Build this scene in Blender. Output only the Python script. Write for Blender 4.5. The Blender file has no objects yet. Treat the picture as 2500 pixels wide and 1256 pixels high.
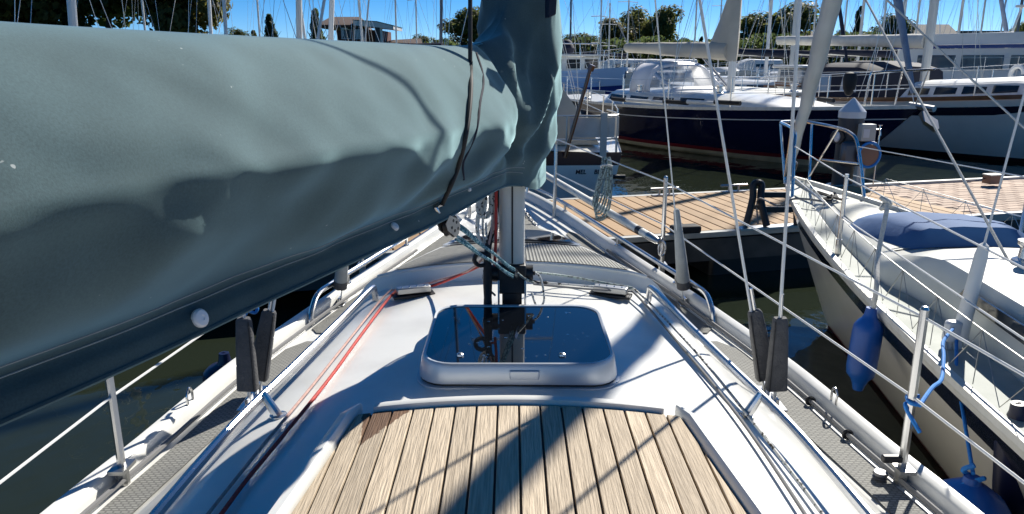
import bpy, math, random
from mathutils import Vector, Matrix, noise
from mathutils.bvhtree import BVHTree
random.seed(7)
scene = bpy.context.scene
COL = scene.collection
rad = math.radians
# ---------------------------------------------------------------- camera, sky, sun, exposure
H = 1.95                       # eye height above the water
FPX = 1800.0                   # focal length in pixels of the 2500 px wide photograph
PITCH = math.atan2(488, FPX)
cam_d = bpy.data.cameras.new('camera')
cam = bpy.data.objects.new('camera', cam_d); COL.objects.link(cam)
cam.location = (0, 0, H); cam.rotation_euler = (math.pi / 2 - PITCH, 0, 0)
cam_d.sensor_width = 36; cam_d.lens = 36 * FPX / 2500; cam_d.clip_start = .05; cam_d.clip_end = 3000
scene.camera = cam
SUN_AZ, SUN_EL = rad(34), rad(38)          # azimuth clockwise from +Y
world = bpy.data.worlds.new('World'); scene.world = world; world.use_nodes = True
wn = world.node_tree
bg = wn.nodes['Background']; sky = wn.nodes.new('ShaderNodeTexSky')
sky.sky_type = 'NISHITA'; sky.sun_disc = False; sky.sun_elevation = SUN_EL; sky.sun_rotation = SUN_AZ
sky.altitude = 0; sky.air_density = 0.45; sky.dust_density = 0.1; sky.ozone_density = 6.0
hsv = wn.nodes.new('ShaderNodeHueSaturation'); hsv.inputs['Saturation'].default_value = 1.27; hsv.inputs['Hue'].default_value = .496
wn.links.new(sky.outputs[0], hsv.inputs['Color']); wn.links.new(hsv.outputs[0], bg.inputs[0]); bg.inputs[1].default_value = 0.082
sun_d = bpy.data.lights.new('sun', 'SUN'); sun_d.energy = 5.0; sun_d.angle = rad(.55); sun_d.color = (1, .95, .86)
sun = bpy.data.objects.new('sun', sun_d); COL.objects.link(sun); sun.location = (20, 30, 40)
sdir = Vector((math.sin(SUN_AZ) * math.cos(SUN_EL), math.cos(SUN_AZ) * math.cos(SUN_EL), math.sin(SUN_EL)))
sun.rotation_euler = (-sdir).to_track_quat('-Z', 'Y').to_euler()
vs = scene.view_settings; vs.view_transform = 'Standard'; vs.look = 'None'; vs.exposure = 0.54; vs.gamma = 1.0
scene.cycles.max_bounces = 8; scene.cycles.transparent_max_bounces = 16
scene.cycles.caustics_reflective = False; scene.cycles.caustics_refractive = False

# ---------------------------------------------------------------- measuring the place from the photograph
_F = Vector((0, math.cos(PITCH), -math.sin(PITCH))); _U = Vector((0, math.sin(PITCH), math.cos(PITCH)))
def ray(px, py): return Vector((1, 0, 0)) * ((px - 1250) / FPX) + _U * ((628 - py) / FPX) + _F
EYE = Vector((0, 0, H))
def PZ(px, py, z):
    d = ray(px, py); return EYE + d * ((z - H) / d.z)
def PY(px, py, Y):
    d = ray(px, py); return EYE + d * (Y / d.y)
def V(*a): return Vector(a)
def lerp(a, b, t): return a + (b - a) * t
def itp(tb, x):
    if x <= tb[0][0]: return tb[0][1]
    if x >= tb[-1][0]: return tb[-1][1]
    for i in range(len(tb) - 1):
        x0, y0 = tb[i]; x1, y1 = tb[i + 1]
        if x0 <= x <= x1:
            def sl(k):
                k0, k1 = max(k - 1, 0), min(k + 1, len(tb) - 1)
                return (tb[k1][1] - tb[k0][1]) / (tb[k1][0] - tb[k0][0])
            h = x1 - x0; t = (x - x0) / h
            return (2*t**3-3*t*t+1)*y0 + (t**3-2*t*t+t)*h*sl(i) + (-2*t**3+3*t*t)*y1 + (t**3-t*t)*h*sl(i+1)
def lin(tb, x):
    if x <= tb[0][0]: return tb[0][1]
    for (x0, y0), (x1, y1) in zip(tb, tb[1:]):
        if x <= x1: return y0 + (y1 - y0) * (x - x0) / (x1 - x0)
    return tb[-1][1]
def spl(pts, n=6):
    P = [Vector(p) for p in pts]; out = []
    for i in range(len(P) - 1):
        p0, p1, p2, p3 = P[max(i-1, 0)], P[i], P[i+1], P[min(i+2, len(P)-1)]
        for k in range(n):
            t = k / n
            out.append(.5 * ((2*p1) + (p2-p0)*t + (2*p0-5*p1+4*p2-p3)*t*t + (3*p1-p0-3*p2+p3)*t**3))
    out.append(P[-1]); return out

# ---------------------------------------------------------------- meshes
WL = {}
class MB:
    def __init__(s): s.v = []; s.f = []
    def add(s, vs, fs):
        o = len(s.v); s.v += [Vector(p) for p in vs]; s.f += [tuple(i + o for i in f) for f in fs]; return s
    def box(s, c, d, M=None):
        c = Vector(c); vs = []
        for z in (-.5, .5):
            for x, y in ((-.5, -.5), (.5, -.5), (.5, .5), (-.5, .5)):
                p = Vector((x * d[0], y * d[1], z * d[2])); vs.append(c + (M @ p if M else p))
        return s.add(vs, [(3,2,1,0),(4,5,6,7),(0,1,5,4),(1,2,6,5),(2,3,7,6),(3,0,4,7)])
    def rod(s, a, b, w, h):            # rectangular bar from a to b
        a = Vector(a); b = Vector(b); t = (b - a); L = t.length
        q = t.to_track_quat('Y', 'Z').to_matrix()
        return s.box((a + b) / 2, (w, L, h), q)
    def tube(s, pts, r, n=8, cap=True, closed=False):
        P = [Vector(p) for p in pts]; m = len(P); R = r if isinstance(r, (list, tuple)) else [r] * m
        T = []
        for i in range(m):
            a = P[i-1] if (i > 0 or closed) else P[i]; b = P[(i+1) % m] if (i < m-1 or closed) else P[i]
            t = (b - a); T.append(t.normalized() if t.length > 1e-9 else Vector((0, 0, 1)))
        nrm = T[0].orthogonal().normalized(); vs = []
        for i in range(m):
            nrm = (nrm - T[i] * nrm.dot(T[i]))
            nrm = nrm.normalized() if nrm.length > 1e-6 else T[i].orthogonal().normalized()
            bn = T[i].cross(nrm)
            for k in range(n):
                a = 2 * math.pi * k / n; vs.append(P[i] + (nrm * math.cos(a) + bn * math.sin(a)) * R[i])
        fs = []
        for i in range(m if closed else m - 1):
            j = (i + 1) % m
            for k in range(n): fs.append((i*n+k, i*n+(k+1) % n, j*n+(k+1) % n, j*n+k))
        if cap and not closed: fs += [tuple(range(n-1, -1, -1)), tuple((m-1)*n + k for k in range(n))]
        return s.add(vs, fs)
    def lathe(s, prof, c=(0, 0, 0), M=None, n=16):
        c = Vector(c); vs = []; m = len(prof)
        for r, z in prof:
            for k in range(n):
                a = 2*math.pi*k/n; p = Vector((r*math.cos(a), r*math.sin(a), z)); vs.append(c + (M @ p if M else p))
        fs = [(i*n+k, i*n+(k+1) % n, (i+1)*n+(k+1) % n, (i+1)*n+k) for i in range(m-1) for k in range(n)]
        fs += [tuple(range(n-1, -1, -1)), tuple((m-1)*n + k for k in range(n))]
        return s.add(vs, fs)
    def prism(s, top, bot):            # two matching loops
        n = len(top); return s.add(list(top) + list(bot), [tuple(range(n)), tuple(range(2*n-1, n-1, -1))] + [(i, n+i, n+(i+1) % n, (i+1) % n) for i in range(n)])
    def ext(s, poly, z0, z1):
        return s.prism([V(p[0], p[1], z1) for p in poly], [V(p[0], p[1], z0) for p in poly])
    def loft(s, secs, closed=False, cap=False):
        n = len(secs[0]); vs = [p for q in secs for p in q]; fs = []
        for i in range(len(secs) - 1):
            for k in range(n if closed else n - 1):
                fs.append((i*n+k, i*n+(k+1) % n, (i+1)*n+(k+1) % n, (i+1)*n+k))
        if cap: fs += [tuple(range(n-1, -1, -1)), tuple((len(secs)-1)*n + k for k in range(n))]
        return s.add(vs, fs)
    def build(s, name, mat, parent=None, ang=35, bevel=0, kind=None, solid=0, label=None, sub=0):
        off = WL.get(parent.as_pointer(), Vector((0, 0, 0))) if parent else Vector((0, 0, 0))
        me = bpy.data.meshes.new(name); me.from_pydata([p - off for p in s.v], [], s.f)
        me.materials.append(MT[mat] if isinstance(mat, str) else mat)
        for p in me.polygons: p.use_smooth = True
        me.update(); me.set_sharp_from_angle(angle=rad(ang))
        o = bpy.data.objects.new(name, me); COL.objects.link(o)
        if parent: o.parent = parent; WL[o.as_pointer()] = off
        if bevel:
            b = o.modifiers.new('bevel', 'BEVEL'); b.width = bevel; b.segments = 2; b.limit_method = 'ANGLE'
        if solid:
            b = o.modifiers.new('thick', 'SOLIDIFY'); b.thickness = solid; b.offset = 0
        if sub:
            b = o.modifiers.new('sub', 'SUBSURF'); b.levels = sub; b.render_levels = sub
        if kind: o['kind'] = kind
        if label: o['label'] = label
        return o
def thing(name, label, cat, loc=(0, 0, 0), group=None):
    o = bpy.data.objects.new(name, None); COL.objects.link(o); o.location = loc; o.empty_display_size = .2
    o['label'] = label; o['category'] = cat
    if group: o['group'] = group
    WL[o.as_pointer()] = Vector(loc); return o
def tag(o, label, cat, group=None):
    o['label'] = label; o['category'] = cat
    if group: o['group'] = group
    return o
def struct(o): o['kind'] = 'structure'; return o
def copy_tree(o, parent=None):
    c = o.copy(); COL.objects.link(c); c.parent = parent
    for ch in list(o.children): copy_tree(ch, c)
    return c

# ---------------------------------------------------------------- materials
MT = {}
def mat(name, col, rough=.5, metal=0, col2=None, ns=6, stretch=(1, 1, 1), thr=None, bump=0, bs=60, bstretch=None, rnd=0, coat=0, alpha=None, spec=None, trans=0, detail=4):
    m = bpy.data.materials.new(name); m.use_nodes = True; nt = m.node_tree; b = nt.nodes['Principled BSDF']
    c4 = lambda c: (c[0], c[1], c[2], 1)
    b.inputs['Base Color'].default_value = c4(col); b.inputs['Roughness'].default_value = rough; b.inputs['Metallic'].default_value = metal
    if coat: b.inputs['Coat Weight'].default_value = coat; b.inputs['Coat Roughness'].default_value = .05
    if spec is not None: b.inputs['Specular IOR Level'].default_value = spec
    if alpha is not None: b.inputs['Alpha'].default_value = alpha
    if trans: b.inputs['Transmission Weight'].default_value = trans
    L = nt.links.new; tc = nt.nodes.new('ShaderNodeTexCoord')
    def nz(scale, st, det=4):
        mp = nt.nodes.new('ShaderNodeMapping'); mp.inputs['Scale'].default_value = st; L(tc.outputs['Object'], mp.inputs[0])
        n = nt.nodes.new('ShaderNodeTexNoise'); n.inputs['Scale'].default_value = scale; n.inputs['Detail'].default_value = det; L(mp.outputs[0], n.inputs[0]); return n
    out = None
    if col2:
        n = nz(ns, stretch, detail); r = nt.nodes.new('ShaderNodeValToRGB'); lo, hi = thr or (.35, .65)
        r.color_ramp.elements[0].position = lo; r.color_ramp.elements[1].position = hi
        r.color_ramp.elements[0].color = c4(col); r.color_ramp.elements[1].color = c4(col2)
        L(n.outputs['Fac'], r.inputs[0]); out = r.outputs[0]
    if rnd:
        oi = nt.nodes.new('ShaderNodeObjectInfo'); h = nt.nodes.new('ShaderNodeHueSaturation')
        mr = nt.nodes.new('ShaderNodeMapRange'); mr.inputs[3].default_value = 1 - rnd; mr.inputs[4].default_value = 1 + rnd
        L(oi.outputs['Random'], mr.inputs[0]); L(mr.outputs[0], h.inputs['Value'])
        if out: L(out, h.inputs['Color'])
        else: h.inputs['Color'].default_value = c4(col)
        out = h.outputs[0]
    if out: L(out, b.inputs['Base Color'])
    if bump:
        n = nz(bs, bstretch or (1, 1, 1), 3); bp = nt.nodes.new('ShaderNodeBump'); bp.inputs['Strength'].default_value = bump; bp.inputs['Distance'].default_value = .01
        L(n.outputs['Fac'], bp.inputs['Height']); L(bp.outputs[0], b.inputs['Normal'])
    MT[name] = m; return m
mat('gelcoat', (.77, .77, .735), .30, col2=(.67, .665, .63), ns=5, thr=(.45, .72), coat=.15, detail=8, bump=.03, bs=35)
mat('gelcoat_old', (.70, .69, .62), .4, col2=(.55, .56, .50), ns=2.2, thr=(.4, .75))
mat('hull_white', (.84, .81, .73), .25, col2=(.76, .73, .66), ns=1.5, coat=.3)
mat('nonskid', (.21, .21, .19), .8, col2=(.16, .16, .15), ns=30, bump=.6, bs=220)
mat('deck_cream', (.62, .61, .52), .6, col2=(.50, .51, .45), ns=2, bump=.2, bs=150)
mat('deck_grey', (.42, .45, .42), .7, col2=(.30, .33, .30), ns=4)
mat('steel', (.64, .64, .64), .24, 1)
mat('steel_dull', (.45, .45, .44), .38, 1)
mat('alu', (.74, .73, .67), .5, .1, col2=(.64, .63, .58), ns=14, stretch=(1, 1, .15), bump=.1, bs=80)
mat('alu_dark', (.12, .12, .13), .4, .6)
mat('spar_white', (.75, .75, .72), .35)
mat('black', (.012, .012, .014), .45)
mat('rubber', (.02, .02, .022), .75)
mat('leather', (.065, .066, .07), .75, col2=(.09, .09, .095), ns=25, bump=.4, bs=120)
mat('cloth_grey', (.36, .38, .38), .85, col2=(.29, .31, .31), ns=20, bump=.2, bs=150)
mat('gasket', (.01, .01, .01), .6)
mat('frame', (.50, .53, .57), .36, .35)
mat('acrylic', (.004, .005, .007), .03, spec=1.0)
MT['acrylic'].node_tree.nodes['Principled BSDF'].inputs['IOR'].default_value = 1.75
mat('white_plastic', (.8, .8, .82), .35)
mat('wire', (.62, .62, .60), .3, .85)
mat('wire_white', (.75, .75, .73), .4)
mat('rope_white', (.66, .65, .60), .8, col2=(.5, .49, .45), ns=90)
mat('rope_fleck', (.66, .66, .62), .8, col2=(.03, .03, .03), ns=85, thr=(.56, .60))
mat('rope_red', (.55, .045, .03), .7, col2=(.40, .03, .025), ns=60)
mat('rope_pale', (.62, .42, .36), .75, col2=(.5, .3, .26), ns=80)
mat('rope_teal', (.03, .16, .22), .7, col2=(.35, .55, .58), ns=110, thr=(.5, .56))
mat('rope_blue', (.01, .17, .55), .65, col2=(.02, .24, .65), ns=80)
mat('rope_green', (.38, .46, .42), .7, col2=(.12, .14, .14), ns=90, thr=(.5, .56))
mat('rope_grey', (.2, .2, .2), .8)
mat('fender_blue', (.006, .080, .36), .38, col2=(.008, .10, .42), ns=6, bump=.1, bs=40)
mat('fender_navy', (.008, .012, .045), .4)
mat('navy', (.006, .009, .04), .10, coat=.6)
mat('boot_red', (.16, .012, .02), .35)
mat('cream', (.55, .52, .38), .4, col2=(.38, .37, .25), ns=3)
mat('antifoul', (.05, .012, .012), .7)
mat('stripe_navy', (.012, .014, .03), .2, coat=.3)
mat('canvas_navy', (.012, .016, .035), .8, bump=.3, bs=14)
mat('canvas_blue', (.03, .11, .28), .8, col2=(.024, .09, .24), ns=3, bump=.5, bs=9)
mat('canvas_beige', (.50, .47, .40), .85, col2=(.43, .40, .34), ns=2, bump=.3, bs=6)
mat('sail_grey', (.68, .66, .60), .8, col2=(.58, .56, .51), ns=5, bump=.4, bs=25)
mat('sail_blue', (.30, .36, .46), .8, col2=(.22, .27, .36), ns=6, bump=.4, bs=25)
mat('clear_vinyl', (.26, .34, .44), .12, spec=.8)
mat('vinyl', (.55, .60, .66), .12, alpha=.42)
mat('window_dark', (.015, .018, .022), .08, spec=.8)
mat('varnish', (.22, .075, .02), .3, col2=(.15, .05, .015), ns=6, stretch=(1, 1, .1), coat=.4)
mat('glass_blue', (.05, .08, .12), .05, spec=.8)
mat('blue_hull', (.012, .035, .20), .25, col2=(.02, .045, .22), ns=1.5)
mat('light_blue', (.30, .48, .72), .35)
mat('pile_steel', (.055, .06, .068), .55, col2=(.04, .043, .048), ns=6)
mat('box_grey', (.50, .51, .47), .5)
mat('wood_box', (.22, .13, .09), .6)
mat('pier_wood', (.43, .275, .135), .75, col2=(.34, .21, .105), ns=7, stretch=(.5, 6, 1), rnd=.14, bump=.2, bs=30)
mat('pier_frame', (.05, .05, .05), .8, col2=(.08, .08, .075), ns=5)
mat('pier_edge', (.50, .50, .46), .5, col2=(.40, .40, .37), ns=6)
mat('brick', (.56, .43, .33), .85, col2=(.47, .35, .27), ns=12, rnd=.15)
mat('joint', (.30, .24, .19), .9)
mat('wall_brick', (.14, .042, .025), .85, col2=(.09, .03, .02), ns=9)
mat('roof_dark', (.055, .030, .022), .8, col2=(.08, .045, .03), ns=7)
mat('roof_grey', (.05, .05, .055), .8, col2=(.08, .08, .085), ns=3)
mat('fascia', (.62, .62, .62), .5)
mat('teal_trim', (.03, .10, .10), .5)
mat('render_grey', (.30, .31, .32), .8)
mat('bark', (.06, .045, .032), .9, col2=(.035, .027, .02), ns=6)
mat('grass', (.055, .085, .025), .9, col2=(.035, .055, .018), ns=.3)
mat('cap_white', (.66, .68, .70), .4)
mat('red_life', (.5, .05, .03), .5)
def leafmat(name, a, b):
    m = mat(name, a, .55, col2=b, ns=1.1, rnd=.12, spec=.3)
    nt = m.node_tree; p = nt.nodes['Principled BSDF']; o = nt.nodes['Material Output']
    t = nt.nodes.new('ShaderNodeBsdfTranslucent'); mx = nt.nodes.new('ShaderNodeMixShader'); mx.inputs[0].default_value = .55
    src = p.inputs['Base Color'].links[0].from_socket; hv = nt.nodes.new('ShaderNodeHueSaturation'); hv.inputs['Value'].default_value = 2.0; nt.links.new(src, hv.inputs['Color']); nt.links.new(hv.outputs[0], t.inputs[0])
    nt.links.new(p.outputs[0], mx.inputs[1]); nt.links.new(t.outputs[0], mx.inputs[2]); nt.links.new(mx.outputs[0], o.inputs[0])
leafmat('leaf', (.070, .092, .026), (.12, .12, .04))
leafmat('leaf_dark', (.035, .052, .018), (.065, .085, .028))
leafmat('leaf_gold', (.10, .10, .026), (.15, .125, .04))
# teak, weathered, with one wet patch at the forward port corner
def teak():
    m = mat('teak', (.62, .51, .375), .8, col2=(.42, .34, .245), ns=6, stretch=(34, 1.5, 4), rnd=.17, bump=.5, bs=10, bstretch=(26, 1.3, 3), detail=6)
    nt = m.node_tree; b = nt.nodes['Principled BSDF']; L = nt.links.new
    src = b.inputs['Base Color'].links[0].from_socket
    tc = nt.nodes['Texture Coordinate']; sp = nt.nodes.new('ShaderNodeSeparateXYZ'); L(tc.outputs['Object'], sp.inputs[0])
    n = nt.nodes.new('ShaderNodeTexNoise'); n.inputs['Scale'].default_value = 45; L(tc.outputs['Object'], n.inputs[0])
    def ma(op, a, c):
        k = nt.nodes.new('ShaderNodeMath'); k.operation = op
        for i, q in enumerate((a, c)):
            if isinstance(q, (int, float)): k.inputs[i].default_value = q
            else: L(q, k.inputs[i])
        return k.outputs[0]
    def edge(cx, cy, x0, y0): return ma('ADD', ma('MULTIPLY', ma('SUBTRACT', sp.outputs[0], x0), cx), ma('MULTIPLY', ma('SUBTRACT', sp.outputs[1], y0), cy))
    e1 = edge(.987, .16, -.388, 1.74); e2 = edge(-.856, .518, -.357, 1.578)
    mn = ma('MINIMUM', e1, e2); mn = ma('ADD', mn, ma('MULTIPLY', ma('SUBTRACT', n.outputs['Fac'], .5), .022))
    g = nt.nodes.new('ShaderNodeMapRange'); g.inputs[1].default_value = -.001; g.inputs[2].default_value = .002; L(mn, g.inputs[0])
    mx = nt.nodes.new('ShaderNodeMix'); mx.data_type = 'RGBA'; L(g.outputs[0], mx.inputs[0]); L(src, mx.inputs[6])
    mu = nt.nodes.new('ShaderNodeMix'); mu.data_type = 'RGBA'; mu.blend_type = 'MULTIPLY'; mu.inputs[0].default_value = 1; L(src, mu.inputs[6]); mu.inputs[7].default_value = (.30, .20, .15, 1)
    L(mu.outputs[2], mx.inputs[7]); L(mx.outputs[2], b.inputs['Base Color'])
teak()
def canvas():
    m = mat('canvas_teal', (.040, .072, .080), .9, col2=(.060, .100, .108), ns=3, stretch=(1, 1, 1.4), bump=.05, bs=600, detail=7)
    nt = m.node_tree; b = nt.nodes['Principled BSDF']; L = nt.links.new; src = b.inputs['Base Color'].links[0].from_socket
    tc = nt.nodes['Texture Coordinate']
    # fine weave specks, long weather streaks and a few pale droppings
    def nz(sc, st=(1, 1, 1), det=3):
        mp = nt.nodes.new('ShaderNodeMapping'); mp.inputs['Scale'].default_value = st; L(tc.outputs['Object'], mp.inputs[0])
        n = nt.nodes.new('ShaderNodeTexNoise'); n.inputs['Scale'].default_value = sc; n.inputs['Detail'].default_value = det; L(mp.outputs[0], n.inputs[0]); return n.outputs['Fac']
    def mr(src_, a, b_, c, d):
        q = nt.nodes.new('ShaderNodeMapRange'); q.inputs[1].default_value = a; q.inputs[2].default_value = b_; q.inputs[3].default_value = c; q.inputs[4].default_value = d; L(src_, q.inputs[0]); return q.outputs[0]
    v1 = mr(nz(330, det=2), .3, .7, .84, 1.16); v2 = mr(nz(9, (1, 1, .35), 6), .35, .7, .86, 1.14)
    k = nt.nodes.new('ShaderNodeMath'); k.operation = 'MULTIPLY'; L(v1, k.inputs[0]); L(v2, k.inputs[1])
    h = nt.nodes.new('ShaderNodeHueSaturation'); L(src, h.inputs['Color']); L(k.outputs[0], h.inputs['Value'])
    mx = nt.nodes.new('ShaderNodeMix'); mx.data_type = 'RGBA'; L(mr(nz(48, det=2), .755, .775, 0, .7), mx.inputs[0]); L(h.outputs[0], mx.inputs[6]); mx.inputs[7].default_value = (.5, .52, .5, 1)
    L(mx.outputs[2], b.inputs['Base Color'])
    b.inputs['Sheen Weight'].default_value = .72; b.inputs['Sheen Roughness'].default_value = .45; b.inputs['Sheen Tint'].default_value = (.50, .80, .86, 1)
canvas()
def ribbed():
    m = mat('ribbed', (.28, .28, .26), .8); nt = m.node_tree; b = nt.nodes['Principled BSDF']; L = nt.links.new
    tc = nt.nodes['Texture Coordinate']; w = nt.nodes.new('ShaderNodeTexWave'); w.bands_direction = 'X'; w.inputs['Scale'].default_value = 21; w.inputs['Distortion'].default_value = .4; w.inputs['Detail'].default_value = 1
    L(tc.outputs['Object'], w.inputs[0]); r = nt.nodes.new('ShaderNodeValToRGB'); r.color_ramp.elements[0].color = (.10, .10, .09, 1); r.color_ramp.elements[1].color = (.34, .34, .31, 1)
    L(w.outputs['Fac'], r.inputs[0]); L(r.outputs[0], b.inputs['Base Color'])
    bp = nt.nodes.new('ShaderNodeBump'); bp.inputs['Distance'].default_value = .004; L(w.outputs['Fac'], bp.inputs['Height']); L(bp.outputs[0], b.inputs['Normal'])
ribbed()
def studded():
    m = mat('studded', (.26, .26, .24), .8); nt = m.node_tree; b = nt.nodes['Principled BSDF']; L = nt.links.new
    tc = nt.nodes['Texture Coordinate']; w = nt.nodes.new('ShaderNodeTexBrick'); w.inputs['Scale'].default_value = 1; w.inputs['Brick Width'].default_value = .022; w.inputs['Row Height'].default_value = .011; w.inputs['Mortar Size'].default_value = .0028
    w.inputs['Color1'].default_value = (.33, .33, .30, 1); w.inputs['Color2'].default_value = (.27, .27, .25, 1); w.inputs['Mortar'].default_value = (.16, .16, .15, 1)
    L(tc.outputs['Object'], w.inputs[0]); L(w.outputs['Color'], b.inputs['Base Color'])
    bp = nt.nodes.new('ShaderNodeBump'); bp.inputs['Distance'].default_value = .004; L(w.outputs['Fac'], bp.inputs['Height']); bp.invert = True; L(bp.outputs[0], b.inputs['Normal'])
studded()
def watermat():
    m = mat('water', (.018, .024, .015), .015, spec=.5); nt = m.node_tree; b = nt.nodes['Principled BSDF']; L = nt.links.new; b.inputs['IOR'].default_value = 1.33
    tc = nt.nodes['Texture Coordinate']; hs = []
    for sc, st, am in ((1.3, (1, 1, 1), 1.0), (5.0, (1, .7, 1), .34), (.35, (1, 1, 1), 1.6)):
        mp = nt.nodes.new('ShaderNodeMapping'); mp.inputs['Scale'].default_value = st; L(tc.outputs['Object'], mp.inputs[0])
        n = nt.nodes.new('ShaderNodeTexNoise'); n.inputs['Scale'].default_value = sc; n.inputs['Detail'].default_value = 2; L(mp.outputs[0], n.inputs[0])
        k = nt.nodes.new('ShaderNodeMath'); k.operation = 'MULTIPLY'; L(n.outputs['Fac'], k.inputs[0]); k.inputs[1].default_value = am; hs.append(k.outputs[0])
    a = hs[0]
    for q in hs[1:]:
        k = nt.nodes.new('ShaderNodeMath'); L(a, k.inputs[0]); L(q, k.inputs[1]); a = k.outputs[0]
    bp = nt.nodes.new('ShaderNodeBump'); bp.inputs['Distance'].default_value = .03; bp.inputs['Strength'].default_value = .55; L(a, bp.inputs['Height']); L(bp.outputs[0], b.inputs['Normal'])
watermat()
# ================================================================ water
w = MB(); w.add([(-900, -60, 0), (900, -60, 0), (900, 82, 0), (-900, 82, 0)], [(0, 1, 2, 3)])
struct(w.build('water', 'water'))

# ================================================================ the boat underfoot
boat = thing('sailboat', 'white sailboat in the foreground with teak sliding hatch and green sail cover boom', 'sailboat', (0, 0, 0))
HB = [(-2.5, 1.40), (0, 1.41), (1, 1.36), (1.83, 1.27), (2.13, 1.225), (2.8, 1.14), (3.5, .98), (3.95, .85), (4.7, .61), (5.3, .40), (5.8, .18), (6.05, .02)]
ZD = [(-2.5, H - 1.25), (2.8, H - 1.25), (4.0, H - 1.22), (4.9, H - 1.17), (6.05, H - 1.08)]
ZT = [(-2.5, H - .89), (2.93, H - .89), (2.945, H - .825), (5.05, H - 1.135), (5.4, H - 1.135), (6.05, H - 1.08)]
CW = [(-2.5, .86), (0, .84), (1.2, .80), (1.7, .765), (2.75, .61), (2.95, .58), (3.8, .41), (4.6, .24), (5.2, .13), (6.05, .005)]
CB = [(-2.5, 1.22), (0, 1.19), (1.2, 1.13), (1.83, 1.06), (2.75, .90), (3.8, .62), (4.6, .42), (5.2, .27), (6.05, .01)]
hb = lambda y: itp(HB, y); zd = lambda y: itp(ZD, y)
def half(y):
    t = lin(ZT, y); d = zd(y); c = itp(CW, y); b = min(itp(CB, y), hb(y) - .004); q = []
    for f in (0, .2, .4, .6, .8, .93): q.append((f * c, max(t - .17 * (f * c) ** 2, d)))
    e = max(t - .17 * c * c - .012, d)
    q += [(c, e), (min(c + .03, b), max(e - .028, d)), (max(b - .02, c + .02 if c + .02 < b else c), d + min(.022, max(e - d, 0))), (b, d), ((b + hb(y)) / 2, d), (hb(y), d - .001)]
    return q
def zf(x, y): return lin(half(y), abs(x))
ys = sorted(set([-2.5 + .12 * i for i in range(72)] + [2.93, 2.945, 2.952, 6.05]))
ys = [y for y in ys if y <= 6.05]
m = MB(); secs = []
for y in ys:
    h = half(y); secs.append([V(-x, y, z) for x, z in reversed(h)] + [V(x, y, z) for x, z in h[1:]])
m.loft(secs); m.build('deck', 'gelcoat', boat, ang=50)
m = MB(); secs = []
for y in ys:
    b = hb(y); z = zd(y); k = .08 + .55 * max(0, (y - 2) / 4) ** 1.5
    L = [(b, z), (b * (1 - .25 * k), z * .6), (b * (1 - k * .6), .1), (b * (1 - k), -.25), (b * .4, -.5), (0, -.55)]
    dy = lambda zz: -max(0, (y - 4.5) / 1.55) * .55 * (1 - max(zz, -.4) / z)
    secs.append([V(-x, y + dy(zz), zz) for x, zz in L] + [V(x, y + dy(zz), zz) for x, zz in reversed(L[:-1])])
m.loft(secs); m.add(secs[0], [tuple(range(len(secs[0])))]); m.build('hull', 'hull_white', boat, ang=50)
for s in (-1, 1):
    m = MB(); secs = []
    for y in ys:
        b = hb(y); z = zd(y)
        secs.append([V(s * x, y, zz) for x, zz in ((b + .018, z - .05), (b + .018, z + .040), (b + .008, z + .052), (b - .028, z + .052), (b - .038, z + .042), (max(b - .05, 0), z + .0))])
    m.loft(secs); m.build('toe_rail', 'gelcoat', boat, ang=50)
    m = MB(); m.tube([V(s * (hb(y) - .075), y, zd(y) + .02) for y in [-.5 + .25 * i for i in range(21)]], .009, 6); m.build('furling_line', 'rope_grey', boat)
def panel(name, mt, y0, y1, xl, xr, n=24, off=.006, nx=6):
    m = MB(); secs = []
    for i in range(n + 1):
        y = lerp(y0, y1, i / n); a, b = xl(y), xr(y)
        e = min(i, n - i) / n * (y1 - y0); r = .05
        sh = (r - math.sqrt(max(0, r * r - (r - e) ** 2))) if e < r else 0      # rounded ends
        sh = min(sh, abs(b - a) * .45); a, b = (a + sh, b - sh) if a < b else (a - sh, b + sh)
        secs.append([V(lerp(a, b, k / nx), y, zf(lerp(a, b, k / nx), y) + off) for k in range(nx + 1)])
    m.loft(secs); return m.build(name, mt, boat)
for s in (-1, 1):
    panel('non_skid_panel', 'studded', -1.2, 3.12, lambda y: s * (itp(CB, y) + .015), lambda y: s * (hb(y) - .095), 48)
    panel('non_skid_panel', 'nonskid', 3.22, 4.95, lambda y: s * (itp(CB, y) + .02), lambda y: s * (hb(y) - .09), 30)
    panel('non_skid_panel', 'ribbed' if s > 0 else 'nonskid', 2.99, 3.74, lambda y: s * (.0 if s < 0 else .045), lambda y: s * (itp(CW, y) - .06), 20)
    panel('non_skid_panel', 'nonskid', 4.55, 5.5, lambda y: s * .03, lambda y: s * max(itp(CW, y) + .03, .05), 12)
panel('fore_hatch', 'acrylic', 3.80, 4.42, lambda y: -(itp(CW, y) - .06), lambda y: itp(CW, y) - .06, 16, off=.02)
panel('fore_hatch_frame', 'frame', 3.775, 4.45, lambda y: -(itp(CW, y) - .035), lambda y: itp(CW, y) - .035, 16, off=.010)
# chafe trim along the breakwater edge
m = MB(); m.tube([V(x, 2.945, zf(x, 2.95) + .002) for x in [-.56 + .07 * i for i in range(17)]], .008, 6); m.build('breakwater_trim', 'gelcoat', boat)

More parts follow.
